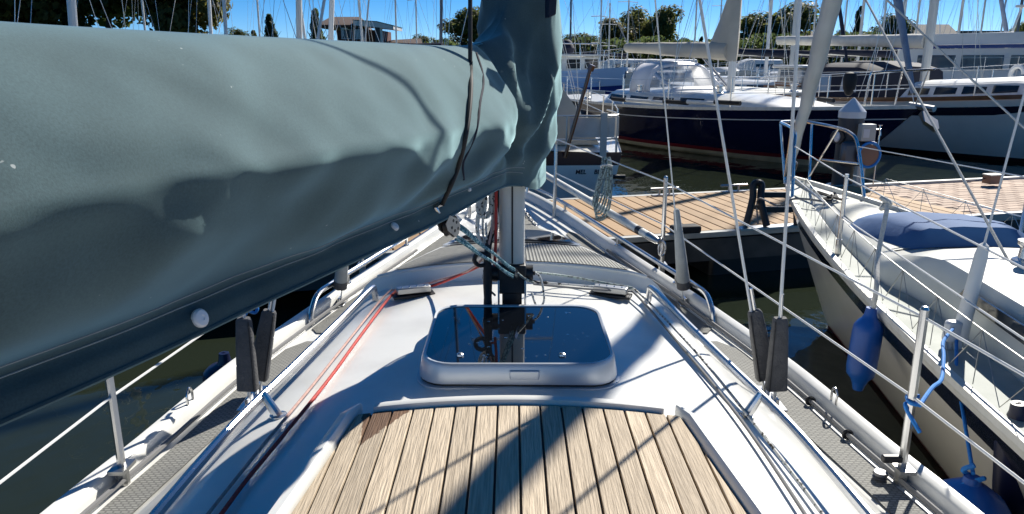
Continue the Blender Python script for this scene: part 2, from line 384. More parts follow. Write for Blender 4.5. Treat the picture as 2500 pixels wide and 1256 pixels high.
# ---- sliding hatch with teak planks
ZP = H - .868
zp = lambda x: ZP - .17 * x * x
XL = lambda y: lerp(-.406, -.458, (1.72 - y) / .406); XR = lambda y: lerp(.438, .49, (1.75 - y) / .436)
YF = 1.745
base = MB(); secs = []
for i in range(15):
    y = lerp(.2, YF, i / 14); secs.append([V(lerp(XL(y), XR(y), k / 10), y, zp(lerp(XL(y), XR(y), k / 10)) - .008) for k in range(11)])
base.loft(secs); sh = base.build('sliding_hatch', 'gasket', boat)
def clip(poly, f):
    out = []
    for i in range(len(poly)):
        a, b = poly[i], poly[(i + 1) % len(poly)]; fa, fb = f(a), f(b)
        if fa >= 0: out.append(a)
        if fa * fb < 0: t = fa / (fa - fb); out.append((lerp(a[0], b[0], t), lerp(a[1], b[1], t)))
    return out
PW = .0545; GAP = .0028
for i in range(-10, 10):
    a = .0178 + i * PW + GAP; b = .0178 + (i + 1) * PW - GAP
    pl = [(a, .22), (b, .22), (b, YF - .004), (a, YF - .004)]
    pl = clip(pl, lambda p: p[0] - XL(p[1]) - .004); pl = clip(pl, lambda p: XR(p[1]) - .004 - p[0]) if len(pl) > 2 else []
    if len(pl) < 3: continue
    m = MB(); m.prism([V(x, y, zp(x)) for x, y in pl], [V(x, y, zp(x) - .014) for x, y in pl])
    m.build('teak_plank', 'teak', sh, bevel=.0015)
for s, X in ((-1, XL), (1, XR)):
    m = MB(); secs = []
    for i in range(22):
        y = lerp(.2, 1.79, i / 21); x0 = X(y); e = min(1, (1.80 - y) / .08); hgt = .022 * math.sqrt(max(e, .02)); wd = .048 * math.sqrt(max(e, .05))
        secs.append([V(x0 + s * dx, y, z) for dx, z in ((.001, zp(x0) - .02), (.002, zp(x0) + hgt * .4), (wd * .25, zp(x0) + hgt * .95), (wd * .65, zp(x0) + hgt * .8), (wd, zf(x0 + s * wd, y) + .002), (wd, zf(x0 + s * wd, y) - .02))])
    m.loft(secs, cap=True); m.build('side_moulding', 'gelcoat', sh, ang=60)
m = MB(); secs = []
for i in range(25):
    x = lerp(-.36, .395, i / 24); z = zp(x)
    secs.append([V(x, YF + .001, z - .03), V(x, YF + .002, z + .012), V(x, YF + .014, z + .017), V(x, YF + .036, z + .008), V(x, YF + .04, z - .03)])
m.loft(secs, cap=True); m.build('front_lip', 'gelcoat', sh, ang=50)

# ---- deck hatch of smoked acrylic
def rrect(cx, cy, w, l, r, n=7):
    q = []
    for sx, sy, a0 in ((1, 1, 0), (-1, 1, 90), (-1, -1, 180), (1, -1, 270)):
        for k in range(n):
            a = rad(a0 + 90 * k / (n - 1)); q.append((cx + sx * (w / 2 - r) + r * math.cos(a), cy + sy * (l / 2 - r) + r * math.sin(a)))
    return q
HX, HY = .018, 2.165
m = MB(); ZH = H - .828
def ring(w, l, r, z=None, dz=0): return [V(x, y, (z if z is not None else zf(x, y) + dz)) for x, y in rrect(HX, HY, w, l, r)]
m.loft([ring(.575, .535, .10, dz=.012), ring(.578, .538, .10, dz=.02), ring(.562, .522, .095, z=ZH - .010), ring(.556, .516, .09, z=ZH - .002), ring(.548, .508, .085, z=ZH + .002), ring(.536, .490, .08, z=ZH), ring(.533, .487, .08, z=ZH - .012)], closed=True)
hf = m.build('deck_hatch', 'frame', boat, ang=60)
m = MB(); m.loft([ring(.572, .532, .1, dz=-.01), ring(.572, .532, .1, dz=.013)], closed=True); m.build('gasket', 'gasket', hf)
m = MB(); m.loft([ring(.592, .552, .105, dz=-.01), ring(.592, .552, .105, dz=.005), ring(.57, .53, .1, dz=.006)], closed=True); m.build('base_frame', 'frame', hf)
m = MB(); m.add(ring(.535, .489, .08, z=ZH - .003), [tuple(range(28))]); m.build('hatch_pane', 'acrylic', hf)
m = MB(); m.box((.035, HY - .262, ZH - .030), (.085, .012, .030)); m.build('latch', 'frame', hf, bevel=.004)
for x in (-.15, .145):
    m = MB(); m.lathe([(0, -.003), (.011, -.003), (.010, .002), (.005, .005), (0, .0055)], (x, HY - .185, ZH), n=12); m.build('hatch_knob', 'steel', hf)
random.seed(3); m = MB()
for i in range(46):
    x = HX + random.uniform(-.23, .23); y = HY + random.uniform(-.21, .19); r = random.uniform(.0016, .0048)
    m.lathe([(0, -.003), (r, -.0029), (r * .8, -.003 + r * .35), (0, -.003 + r * .5)], (x, y, ZH), n=8, M=Matrix.Diagonal((1, random.uniform(.7, 1.2), 1)))
mat('drop', (.9, .9, .9), .02, trans=1); MT['drop'].node_tree.nodes['Principled BSDF'].inputs['IOR'].default_value = 1.33
m.build('water_drops', 'drop', hf, kind='stuff')

# ---- mast, its foot, and rigging wires
MY = 2.53
m = MB(); z0 = H - .70
prof = lambda w, l, n=5: rrect(0, MY + .02, w, l, .028, n)
m.ext(prof(.090, .128), z0, 11.0); mast = m.build('mast', 'alu', boat)
m = MB(); m.box((.001, MY - .0445, 6), (.006, .004, 2 * (6 - z0 - .002))); m.build('sail_track', 'black', mast)
m = MB(); m.box((0, MY + .01, z0 - .055), (.10, .13, .105)); m.box((0, MY + .0, z0 - .135), (.07, .09, .07)); mf = m.build('mast_foot', 'black', boat, bevel=.006)
for s in (-1, 1):
    m = MB(); M = Matrix.Rotation(rad(90), 3, 'Y'); m.lathe([(0, -.012), (.030, -.012), (.030, .012), (0, .012)], (s * .062, MY - .02, z0 - .04), M, 18); m.lathe([(0, .0), (.008, .0), (.008, s * .02)], (s * .062, MY - .02, z0 - .04), M, 10); m.build('sheave', 'black', mf)
    m = MB(); m.box((s * .047, MY - .02, z0 - .15), (.006, .11, .20)); m.build('cheek_plate', 'steel', mf, bevel=.001)
m = MB(); zb = zf(0, MY); m.prism([V(x, y, z0 - .185) for x, y in rrect(0, MY, .125, .20, .02)], [V(x * 1.25, (y - MY) * 1.2 + MY, zb - .01) for x, y in rrect(0, MY, .125, .20, .02)]); m.build('mast_plinth', 'gelcoat', mf)
m = MB(); m.lathe([(0, 0), (.028, 0), (.026, .008), (.017, .02), (.014, .08), (.016, .13), (.014, .20), (.013, .24)], (-.085, MY - .07, zf(.085, MY) - .002), n=14); m.tube(spl([(-.085, MY - .07, zb + .22), (-.08, MY - .05, zb + .27), (-.06, MY, zb + .33), (-.052, MY + .03, zb + .45)]), .012, 8); m.build('cable_boot', 'rubber', mf)
m = MB(); m.tube([V(-.108 + .022 * math.cos(a), MY - .075, zb + .215 + .022 * math.sin(a)) for a in [k * math.pi / 8 for k in range(16)]], .008, 6, closed=True); m.build('fairlead_ring', 'black', mf)
for s in (-1, 1):                                       # spreaders
    m = MB(); m.rod((s * .04, MY + .02, 4.75), (s * .98, MY - .12, 4.85), .05, .018); m.build('spreader', 'alu', mast, bevel=.005)
    wires = [('shroud', V(s * .975, 2.60, zd(2.6) + .05), V(s * .05, MY, 4.45), .0052), ('shroud', V(s * .975, 2.50, zd(2.5) + .05), V(s * .80, 2.42, 4.85), .006), ('shroud', V(s * .89, 3.62, zd(3.6) + .05), V(s * .06, MY + .05, 4.9), .0035)]
    for i, (nm, a, b, r) in enumerate(wires):
        d = (b - a).normalized(); m = MB(); m.tube([a - V(0, 0, .06), b], r, 7)
        if i == 1: m.tube([b, V(s * .05, MY, 10.5)], r, 7)
        sd = m.build(nm, 'wire_white', boat)
        if i < 2:
            m = MB(); p0 = a + d * .02; p1 = a + d * .29; q = d.cross(V(0, 1, 0)).normalized()
            m.loft([[p + q * x * k + V(0, y * k, 0) for x, y in rrect(0, 0, .060, .042, .012, 4)] for p, k in ((p0, 1.25), (lerp(p0, p1, .3), 1.15), (lerp(p0, p1, .75), 1.0), (p1, .86), (p1 + d * .01, .7))], closed=True, cap=True); m.build('turnbuckle_cover', 'leather', sd, ang=45)
            m = MB(); m.rod(p0 + q * .031 * s + V(0, -.024, 0), p1 + q * .022 * s + V(0, -.018, 0), .006, .004); m.build('cover_seam', 'rubber', sd)
            m = MB(); m.tube([p1, p1 + d * .10], .0075, 8); m.build('turnbuckle', 'steel', sd)
        else:
            m = MB(); p0 = a + d * .06; p1 = a + d * .50
            m.tube([p0, p0 + d * .02, lerp(p0, p1, .5), p1 - d * .01, p1], [.026, .034, .026, .015, .008], 12); m.build('turnbuckle_cover', 'cloth_grey', sd)
            m = MB(); m.tube([p0 - d * .012, p0 + d * .03], .0355, 12); m.build('cover_band', 'leather', sd)
        m = MB(); m.box(a - V(0, 0, .06), (.012, .06, .10)); m.box(V(a.x, a.y, zd(a.y) + .004), (.06, .11, .012)); m.build('chainplate', 'steel', boat, bevel=.002)
    # low foot rail on the foredeck that arches down at its after end
    m = MB(); zz = lambda y: zd(y) + .105
    pts = [V(s * .10, 5.92, zz(5.9))] + [V(s * (hb(y) - .012), y, zz(y)) for y in (5.6, 5.2, 4.8, 4.4, 4.0, 3.75)] + [V(s * .925, 3.58, zz(3.6) + .012), V(s * .955, 3.45, zz(3.4) + .010), V(s * .965, 3.36, zz(3.3) - .045), V(s * .968, 3.33, zd(3.3))]
    m.tube(spl(pts, 5), .0135, 10); fr = m.build('foot_rail', 'steel', boat)
    for y in (3.8, 4.5, 5.3):
        x = hb(y) - .012; m = MB(); m.tube([V(s * x, y, zd(y) + .04), V(s * x, y, zz(y))], .009, 8); m.lathe([(0, 0), (.018, 0), (.018, .006), (0, .008)], (s * x, y, zd(y) + .051), n=12); m.build('rail_foot', 'steel', fr)
    # hand rail on the cabin top
    hr = [(2.74, .552), (2.4, .60), (2.0, .665), (1.7, .715), (1.25, .742), (.6, .775), (-.4, .80)]
    pts = [V(s * .545, 2.80, zf(.545, 2.8) + .0), V(s * .547, 2.79, zf(.547, 2.79) + .045)] + [V(s * x, y, zf(x, y) + .068) for y, x in hr]
    m = MB(); m.tube(spl(pts, 5), .0125, 10); hrail = m.build('hand_rail', 'steel', boat)
    for y, x in ((1.86, .668), (.75, .745), (-.3, .78)):
        zz0 = zf(x - .02, y); m = MB(); m.tube([V(s * (x - .02), y, zz0 - .004), V(s * (x + .018), y, zz0 + .07)], [.015, .011], 10); m.lathe([(0, -.004), (.024, -.004), (.024, .005), (.014, .007), (0, .007)], (s * (x - .02), y, zz0), n=14); m.build('rail_foot', 'steel', hrail)
    # stanchions and guard wires
    st = [(1.18, 1.985), (.87, 4.12)]
    for x, y in st + [(1.30, -.3)]:
        m = MB(); m.tube([V(s * x, y, zd(y)), V(s * x * .995, y, zd(y) + .56)], .0125, 10); m.lathe([(0, 0), (.0125, 0), (.009, .009), (0, .012)], (s * x * .995, y, zd(y) + .56), n=10); so = m.build('stanchion', 'steel', boat)
        m = MB(); m.tube([V(s * x, y, zd(y) - .002), V(s * x, y, zd(y) + .05)], .019, 10); m.box((s * x, y, zd(y) + .056), (.05, .075, .012)); m.build('stanchion_base', 'steel_dull', so)
    for h, zo in (('upper', .535), ('lower', .29)):
        P = [V(s * 1.297, -.3, zd(0) + zo), V(s * 1.176, 1.985, zd(2) + zo), V(s * .868, 4.12, zd(4.1) + zo), V(s * .31, 5.32, zd(5.3) + zo + .04)]
        m = MB(); m.tube(P, .0042, 6, cap=True); m.build('guard_wire', 'wire_white', boat)
    m = MB(); m.tube(spl([V(s * .31, 5.32, zd(5.3)), V(s * .315, 5.32, zd(5.3) + .50), V(s * .30, 5.36, zd(5.3) + .565), V(s * .20, 5.75, zd(5.3) + .60), V(s * .0, 6.12, zd(5.3) + .62)], 6), .0125, 10); m.tube([V(s * .12, 5.85, zd(5.8)), V(s * .15, 5.9, zd(5.3) + .60)], .011, 8); m.build('pulpit', 'steel', boat)
    # deck organiser box for the halyards
    x, y = s * .39, 2.78; a = rad(-20 * s); M = Matrix.Rotation(a, 3, 'Z')
    m = MB(); m.box((x, y, zf(x, y) + .030), (.135, .040, .026), M); og = m.build('deck_organiser', 'steel_dull', boat, bevel=.004)
    m = MB(); m.box((x, y, zf(x, y) + .008), (.165, .055, .012), M); m.build('organiser_base', 'black', og, bevel=.002)
    for k in (-.045, -.015, .015, .045):
        m = MB(); m.lathe([(0, 0), (.004, 0), (.003, .003), (0, .0035)], Vector((x, y, zf(x, y) + .043)) + M @ V(k, 0, 0), n=8); m.build('bolt', 'steel', og)
    # eye bolt on the toe rail
    y = 2.43; m = MB(); m.tube(spl([V(s * (hb(y) - .03), y - .02, zd(y) + .05), V(s * (hb(y) - .03), y - .021, zd(y) + .085), V(s * (hb(y) - .03), y, zd(y) + .105), V(s * (hb(y) - .03), y + .021, zd(y) + .085), V(s * (hb(y) - .03), y + .02, zd(y) + .05)], 5), .0045, 7); m.build('eye_bolt', 'steel', boat)
# fairleads and a lead block for the furling line
for y in (2.25, 2.50):
    m = MB(); x = hb(y) - .075; M = Matrix.Rotation(rad(90), 3, 'X'); m.tube([V(x + .014 * math.cos(a), y, zd(y) + .02 + .014 * math.sin(a)) for a in [k * math.pi / 6 for k in range(12)]], .006, 6, closed=True); m.build('fairlead', 'black', boat)
m = MB(); m.lathe([(0, 0), (.020, 0), (.022, .006), (.015, .011), (.022, .016), (.019, .024), (0, .024)], (1.125, 2.0, zd(2) + .008), n=16); m.build('lead_block', 'alu_dark', boat)
m = MB(); m.box((1.15, 1.985, zd(2) + .085), (.07, .02, .022)); m.build('block_clamp', 'black', boat, bevel=.004)
# forestay with chain plate
m = MB(); m.tube([V(0, 6.0, zd(6)), V(0, MY + .08, 10.8)], .005, 6); m.build('forestay', 'wire_white', boat)

# ================================================================ the sail cover over the boom
cover = thing('sail_cover', 'faded grey-green canvas sail cover laced over the boom and mast', 'sail cover', (-.3, 1.7, H - .42))
BD = Vector((-.345, -.938, 0)).normalized(); BN = Vector((-BD.y, BD.x, 0)); BN = Vector((.938, -.345, 0)).normalized()
B0 = V(.012, MY + .01, 0)
#      d     top   width belly  hem_n  hem_z
ST = [(-.165, .30, .012, -.10, .010, -.40), (-.155, .45, .050, -.10, .030, -.41), (-.12, .70, .095, -.11, .052, -.42), (-.06, .85, .128, -.12, .062, -.43), (0, .85, .136, -.13, .068, -.435), (.04, .70, .134, -.14, .070, -.435),
      (.075, .40, .126, -.15, .070, -.43), (.105, .19, .118, -.16, .068, -.42), (.14, .115, .112, -.17, .064, -.41), (.22, .060, .108, -.19, .05, -.40), (.34, .036, .114, -.20, .045, -.40), (.50, .030, .138, -.195, .042, -.405),
      (.75, .030, .158, -.185, .044, -.41), (1.05, .032, .170, -.175, .044, -.412), (1.5, .036, .178, -.165, .044, -.41), (2.0, .042, .184, -.16, .044, -.41), (2.6, .045, .188, -.155, .044, -.41)]
def stn(d, k): return itp([(q[0], q[k]) for q in ST], d)
def section(d, nv=40):
    top, w, zb, hn, hz = (stn(d, k) for k in (1, 2, 3, 4, 5))
    tall = min(1, max(0, (top - .05) / .3))
    fl = .022 * min(1, max(0, (d - .3) / .3))
    ctl = [(hn, hz), (hn - fl * .4, hz + .022), (hn - fl, hz + .05), (lerp(hn, w, .38), lerp(zb, hz, .55)), (lerp(hn, w, .80), lerp(zb, hz, .22)), (w, zb + .01), (w * lerp(.93, .88, tall), lerp(zb, top, .22)), (w * lerp(.70, .76, tall), lerp(zb, top, .55)), (w * lerp(.40, .62, tall), lerp(zb, top, .85)), (w * .16, top - .004), (0, top)]
    side = spl([V(a, 0, b) for a, b in ctl], 5)
    return side
ds = [-.175 + .0085 * i for i in range(40)] + [.165 + .022 * i for i in range(1, 112)]
secs = []
for d in ds:
    sd = section(d); row = []; top = stn(d, 1); zb_ = stn(d, 3)
    for s in (1, -1):
        seq = sd if s > 0 else list(reversed(sd[:-1]))
        for p in seq:
            n, z = p.x * s, p.z
            t = min(1, max(0, (z + .40) / .08)); env = t
            dn = .030 * noise.noise(V(d * 1.5, z * 3.2 + d * 1.2, s * 5)) * env + .012 * noise.noise(V(d * 4.5 + 3, z * 6 + d * 5, s * 3)) * env
            if d < .9:                                # pulled folds fanning from the neck and the lacing
                g = math.exp(-((d - .14) / .20) ** 2) * env * (1 if d > .07 else .55)
                c1 = 1 - abs(math.sin(13 * (z * .75 + d * 1.05) + 1.3 * noise.noise(V(d * 3, z * 4, 1)))); c2 = 1 - abs(math.sin(29 * (z * .55 + d * 1.0) + 2.2 * noise.noise(V(d * 5, z * 4, 7))))
                dn += .030 * g * (c1 ** 1.6 - .32) + .013 * g * (c2 ** 1.6 - .32)
                dn -= .030 * math.exp(-((d - .285 - .25 * (z + .1)) / .030) ** 2) * env * (1 if z < .1 else 0)
            if z < zb_: dn += .011 * env * math.sin(9 * d + 26 * (z - zb_) + 3 * noise.noise(V(d * 1.4, z * 4, 9))) * min(1, (zb_ - z) / .05)
            rg = noise.noise(V(d * 2.6 + z * 1.5, z * 7 - d * 3.2, s * 2 + 11)); dn += .016 * (.35 - abs(rg)) * env * (1 if d > .1 else .5)
            rg = noise.noise(V(d * 6.5 - z * 3, z * 13 - d * 6, s * 2 + 21)); dn += .006 * (.3 - abs(rg)) * env
            dz = .008 * noise.noise(V(d * 2.2, s, 4)) * (1 if z < -.3 else .4)
            row.append(B0 + V(.020 * max(0, min(1, (.16 - d) / .12)), 0, 0) + BD * d + BN * (n + s * dn if abs(n) > .004 else n) + V(0, 0, H + z + dz))
    secs.append(row)
m = MB(); m.loft(secs); cv = m.build('canvas', 'canvas_teal', cover, ang=80)
nrow = len(secs[0])
for k, r, mt in ((0, .0035, 'canvas_teal'), (nrow - 1, .0035, 'canvas_teal'), (9, .0011, 'cloth_grey'), (11, .0011, 'cloth_grey')):
    sm = MB(); sm.tube([row[k] + (BN * .0012 if k in (9, 11) else V(0, 0, 0)) for row in secs[36:]], r, 5); sm.build('hem_edge' if r > .002 else 'stitch_line', mt, cover)
bvh = BVHTree.FromPolygons([tuple(p) for p in m.v], m.f)
def on_cover(px, py, lift=.008, Yd=2.0):
    d = ray(px, py).normalized(); h = bvh.ray_cast(EYE, d)
    return (h[0] - d * lift) if h[0] else PY(px, py, Yd)
for px, py, r in ((490, 777, .0150), (964, 553, .0110), (1146, 463, .006)):
    p = on_cover(px, py, .004); h = bvh.ray_cast(EYE, ray(px, py).normalized()); nrm = h[1] if h[1] else V(.9, -.3, 0)
    if nrm.dot(ray(px, py)) > 0: nrm = -nrm
    M = nrm.to_track_quat('Z', 'Y').to_matrix()
    m = MB(); m.lathe([(0, -.004), (r, -.004), (r, .001), (r * .8, .004), (r * .3, .005), (r * .25, .0035), (0, .0035)], p, M, 18); m.build('cover_button', 'white_plastic', cover)
m = MB(); m.tube(spl([on_cover(x, y, .002) for x, y in ((1163, 130), (1176, 170), (1180, 205), (1172, 250), (1168, 290), (1160, 330), (1142, 372), (1130, 400), (1132, 440))], 4), .0035, 6); m.build('seam_piping', 'canvas_navy', cover)
m = MB(); m.tube([V(*(B0 + BD * d + V(0, 0, H - .33))) for d in (.07, 2.7)], .030, 12); m.build('boom', 'alu', boat)
# small hood of a second cover peeping out beside the mast
m = MB(); q = [PY(1340, -40, 2.35), PY(1362, -30, 2.35), PY(1358, 36, 2.35), PY(1340, 44, 2.35)]; m.prism(q, [p + V(-.01, .06, 0) for p in q]); m.build('halyard_pouch', 'canvas_navy', boat, bevel=.004)

# ---- lacing line that runs down over the cover to the vang block
blk = PY(1078, 528, 1.93)
pts = [V(-.04, MY - .06, 8.0), PY(1148, -60, 2.04)] + [on_cover(x, y, .014) for x, y in ((1149, 150), (1150, 210), (1146, 270), (1136, 340), (1118, 410), (1098, 460))] + [PY(1080, 500, 1.93), blk]
m = MB(); m.tube(spl(pts, 5), .0058, 8)
tag(m.build('topping_line', 'rubber'), 'dark covered line running down across the sail cover to the vang block', 'line')
vang = thing('boom_vang', 'teal rope boom vang with drilled steel blocks between boom and mast foot', 'boom vang', V(0, MY - .05, H - .80))
lo = PY(1254, 668, 2.44); up = PY(1100, 552, 1.96); ax = (lo - up).normalized(); sidev = ax.cross(V(0, 0, 1)).normalized(); upv = sidev.cross(ax)
M = Matrix((sidev, ax, upv)).transposed()
for s in (-1, 1):
    m = MB(); m.prism([up - ax * .02 + ax * a * 1.0 + upv * b + sidev * s * .012 for a, b in ((-.040, -.010), (-.028, .016), (.035, .024), (.052, .012), (.052, -.012), (.038, -.026), (-.018, -.024))], [up - ax * .02 + ax * a + upv * b + sidev * s * .0145 for a, b in ((-.040, -.010), (-.028, .016), (.035, .024), (.052, .012), (.052, -.012), (.038, -.026), (-.018, -.024))]); bc = m.build('block_cheek', 'steel_dull', vang)
    for a, b in ((.0, .010), (.022, .012), (.0, -.010), (.022, -.012), (.040, 0)):
        m = MB(); m.lathe([(0, -.0022), (.0045, -.0022), (.0045, .0022), (0, .0022)], up - ax * .02 + ax * a + upv * b + sidev * s * .0133, Matrix((ax, upv, sidev)).transposed(), 8); m.build('lightening_hole', 'black', bc)
m = MB(); m.lathe([(0, -.010), (.030, -.010), (.024, 0), (.030, .010), (0, .010)], up - ax * .0, Matrix((ax, upv, sidev)).transposed(), 16); m.build('block_sheave', 'black', vang)
m = MB(); m.tube(spl([up - ax * .06, up - ax * .09 + V(-.005, 0, .02), blk + V(0, 0, .03)], 5), .007, 8); m.build('shackle', 'steel', vang)
for s in (-1, 1):
    m = MB(); L = ((-.02, -.010), (-.012, .014), (.028, .014), (.036, -.010), (.02, -.018)); m.prism([lo + ax * a + upv * b + sidev * s * .010 for a, b in L], [lo + ax * a + upv * b + sidev * s * .012 for a, b in L]); m.build('block_cheek', 'steel', vang)
for a, b in ((.020, .010), (.010, .018), (-.014, -.018), (-.024, -.010)):
    m = MB(); p = up + ax * .05 + upv * a; q = lo + upv * b * .8
    m.tube([lerp(p, q, k / 10) + upv * .002 * math.sin(k * 1.3) for k in range(11)], .0042, 8); m.build('vang_rope', 'rope_teal', vang)
m = MB(); m.tube(spl([lo + upv * .012, PY(1280, 680, 2.46), PY(1302, 690, 2.50)], 6), .0042, 8); m.build('vang_rope', 'rope_green', vang)

# ---- running lines on the cabin top
def rope(name, pts, r, mt, label, cat='rope', n=6, seg=8):
    m = MB(); m.tube(spl(pts, n), r, seg); return tag(m.build(name, mt), label, cat)
def dk(px, py, lift):                                   # a point lying on the cabin top
    z = H - .89
    for _ in range(6): p = PZ(px, py, z + lift); z = zf(p.x, p.y)
    return PZ(px, py, z + lift)
rope('halyard', [V(-.056, MY - .02, H + .1), V(-.054, MY - .055, H - .42), V(-.060, MY - .06, H - .68), V(-.085, MY - .06, zb + .20), dk(1060, 697, .03), dk(985, 708, .03), dk(955, 722, .026), dk(880, 820, .018), dk(800, 930, .015), dk(670, 1090, .013), dk(600, 1175, .014), dk(540, 1256, .016), dk(440, 1390, .02)], .0052, 'rope_red', 'bright red halyard running aft along the port cabin top')
rope('halyard', [V(-.05, MY + .02, H - .4), V(-.1, MY - .05, zb + .215), dk(1060, 688, .035), dk(975, 706, .03), dk(940, 722, .026), dk(840, 845, .016), dk(760, 945, .013), dk(640, 1090, .012), dk(520, 1240, .012), dk(420, 1370, .02)], .0042, 'rope_pale', 'thin pale pink halyard running beside the red one')
for i, (pts, mt, lb) in enumerate((
    ([(1300, 688), (1420, 698), (1530, 706), (1562, 718), (1690, 850), (1830, 1020), (1990, 1230), (2090, 1380)], 'rope_fleck', 'outermost grey flecked halyard running aft on the starboard cabin top'),
    ([(1302, 694), (1420, 705), (1525, 712), (1555, 722), (1675, 860), (1805, 1020), (1955, 1240), (2040, 1380)], 'rope_grey', 'dark inner halyard running aft on the starboard cabin top'))):
    rope('halyard', [dk(x, y, .032 if k < 4 else .016) for k, (x, y) in enumerate(pts)], .0045, mt, lb)
rope('halyard', [dk(x, y, .04 if k else .09) for k, (x, y) in enumerate([(1296, 664), (1380, 674), (1470, 690), (1545, 703)])], .004, 'rope_green', 'pale green line stretched from mast foot to starboard organiser')
# coil of flecked rope hung on the mast
coil = thing('rope_coil', 'coil of white flecked rope hanging on the port side of the mast', 'rope coil', V(-.09, MY - .02, H - .62))
random.seed(5)
for k in range(7):
    cx = -.095 + random.uniform(-.012, .012); w = random.uniform(.016, .036); zt = H - .40 + random.uniform(-.01, .02); zl = H - random.uniform(.50, .635); yy = MY - .03 + random.uniform(-.03, .02)
    m = MB(); m.tube(spl([V(cx, yy, zt), V(cx - w * .7, yy - .01, lerp(zt, zl, .4)), V(cx - w, yy - .012, lerp(zt, zl, .8)), V(cx - w * .3, yy - .014, zl), V(cx + w * .7, yy - .012, lerp(zt, zl, .88)), V(cx + w, yy - .01, lerp(zt, zl, .5)), V(cx + .004, yy, zt)], 6), .0042, 7); m.build('loop', 'rope_fleck', coil)
m = MB(); m.tube(spl([V(-.09, MY - .05, H - .55), V(-.088, MY - .055, H - .66), V(-.10, MY - .05, H - .76), V(-.06, MY - .03, H - .82)], 6), .004, 7); m.build('tail', 'rope_fleck', coil)
# spare line on the starboard side of the mast foot
m = MB(); m.tube(spl([V(.06, MY - .02, zb + .16), V(.10, MY, zb + .13), V(.115, MY - .02, zb + .05), V(.09, MY - .04, zb + .03), V(.07, MY - .03, zb + .08)], 6), .004, 7); tag(m.build('spare_loop', 'rope_fleck'), 'small loop of line with snap shackle beside mast foot', 'rope')
m = MB(); m.tube([dk(1316, 692, .03), dk(1334, 692, .03)], [.005, .010], 8); m.tube([dk(1302, 686, .035), dk(1318, 692, .03)], .004, 6); tag(m.build('snap_shackle', 'rubber'), 'dark snap shackle lying to starboard of the mast foot', 'shackle')
# spinnaker pole along the starboard guard rail
pole = thing('spinnaker_pole', 'long silver spinnaker pole stowed along the starboard bow rail', 'pole', V(.5, 4.9, zd(5)))
pa, pb = V(.20, 5.95, H - .88), V(.80, 4.20, H - 1.01); pd = (pb - pa).normalized()
m = MB(); m.tube([pa, pb], .024, 14); m.build('tube', 'alu', pole)
m = MB(); m.tube([pb, pb + pd * .02, pb + pd * .10, pb + pd * .13], [.0255, .0255, .02, .012], 12); m.build('end_fitting', 'steel_dull', pole)
m = MB(); c = pb + pd * .12 + V(.02, 0, -.04); m.tube([c + V(.02 * math.cos(a), 0, .045 * math.sin(a)) for a in [k * math.pi / 8 for k in range(16)]], .005, 6, closed=True); m.build('clip_ring', 'steel', pole)
m = MB(); m.tube([lerp(pa, pb, .93), lerp(pa, pb, .955)], .0265, 12); m.build('end_band', 'black', pole)
# dock line hung in a hank over the guard wire
hank = thing('dock_line', 'hank of grey-green flecked dock line hung over the bow guard wire', 'rope', V(.62, 4.75, 1.0))
gw = V(lerp(.31, .868, .52), lerp(5.32, 4.12, .52), lerp(zd(5.3) + .575, zd(4.1) + .535, .52))
random.seed(9)
for k in range(5):
    w = .014 + .010 * k; m = MB(); o = V((k - 2) * .010, -.012 * (k % 2), 0); L = .28 + .02 * k
    m.tube(spl([gw + o + V(0, 0, .012), gw + o + V(-.012, -.01, -.06), gw + o + V(-.03 - w * .3, -.012, -.16), gw + o + V(-.05 - w * .5, -.015, -L), gw + o + V(-.03, -.02, -L - .03), gw + o + V(.0 + w * .2, -.018, -L + .06), gw + o + V(.02, -.012, -.12), gw + o + V(.010, .006, -.02), gw + o + V(0, .008, .010)], 5), .0062, 7); m.build('loop', 'rope_green', hank)
m = MB(); m.tube(spl([gw + V(-.035, -.02, -.04), gw + V(0, -.028, -.035), gw + V(.035, -.02, -.045), gw + V(.0, .02, -.04), gw + V(-.035, -.02, -.05)], 5), .008, 7); m.build('hitch', 'rope_white', hank)
# chain of the anchor on the foredeck
m = MB(); ch = spl([V(.05, 5.7, zd(5.7) + .10), V(.09, 5.4, zd(5.4) + .03), V(.17, 5.0, zd(5) + .015), V(.23, 4.7, zd(4.7) + .02)], 9)
for i, p in enumerate(ch[:-1]):
    t = (ch[i + 1] - p).normalized(); u = (t.orthogonal() if i % 2 else t.cross(t.orthogonal())).normalized()
    m.tube([p + t * .022 * math.cos(a) + u * .011 * math.sin(a) for a in [k * math.pi / 4 for k in range(8)]], .0045, 5, closed=True)
tag(m.build('anchor_chain', 'steel_dull'), 'short run of anchor chain lying on the foredeck', 'chain')
# fender on the port side and the bit of blue line
def fender(name, label, top, L, r, mt, axis=V(0, 0, -1)):
    t = thing(name, label, 'fender', top + axis * (L + .1)); M = axis.normalized().to_track_quat('Z', 'Y').to_matrix()
    m = MB(); m.lathe([(0, 0), (.022, .0), (.026, .03), (.034, .05), (r * .72, .062), (r * .95, .085), (r, .115), (r, L - .06), (r * .93, L - .025), (r * .6, L), (.03, L + .02), (.022, L + .05), (0, L + .05)], top, M, 20); m.build('body', mt, t)
    m = MB(); m.tube([top + axis * .02 + V(.018 * math.cos(a), 0, .018 * math.sin(a)) for a in [k * math.pi / 6 for k in range(12)]], .006, 6, closed=True); m.build('eye', mt, t)
    return t
fender('fender', 'dark blue fender half hidden behind the port shroud covers', V(-1.28, 3.05, zd(3) - .02), .45, .10, 'fender_navy')
rope('fender_lanyard', [PY(598, 770, 2.62), PY(612, 752, 2.62), PY(628, 752, 2.62), PY(622, 764, 2.61), PY(600, 756, 2.60)], .006, 'rope_blue', 'bright blue line end tied at the port shroud')
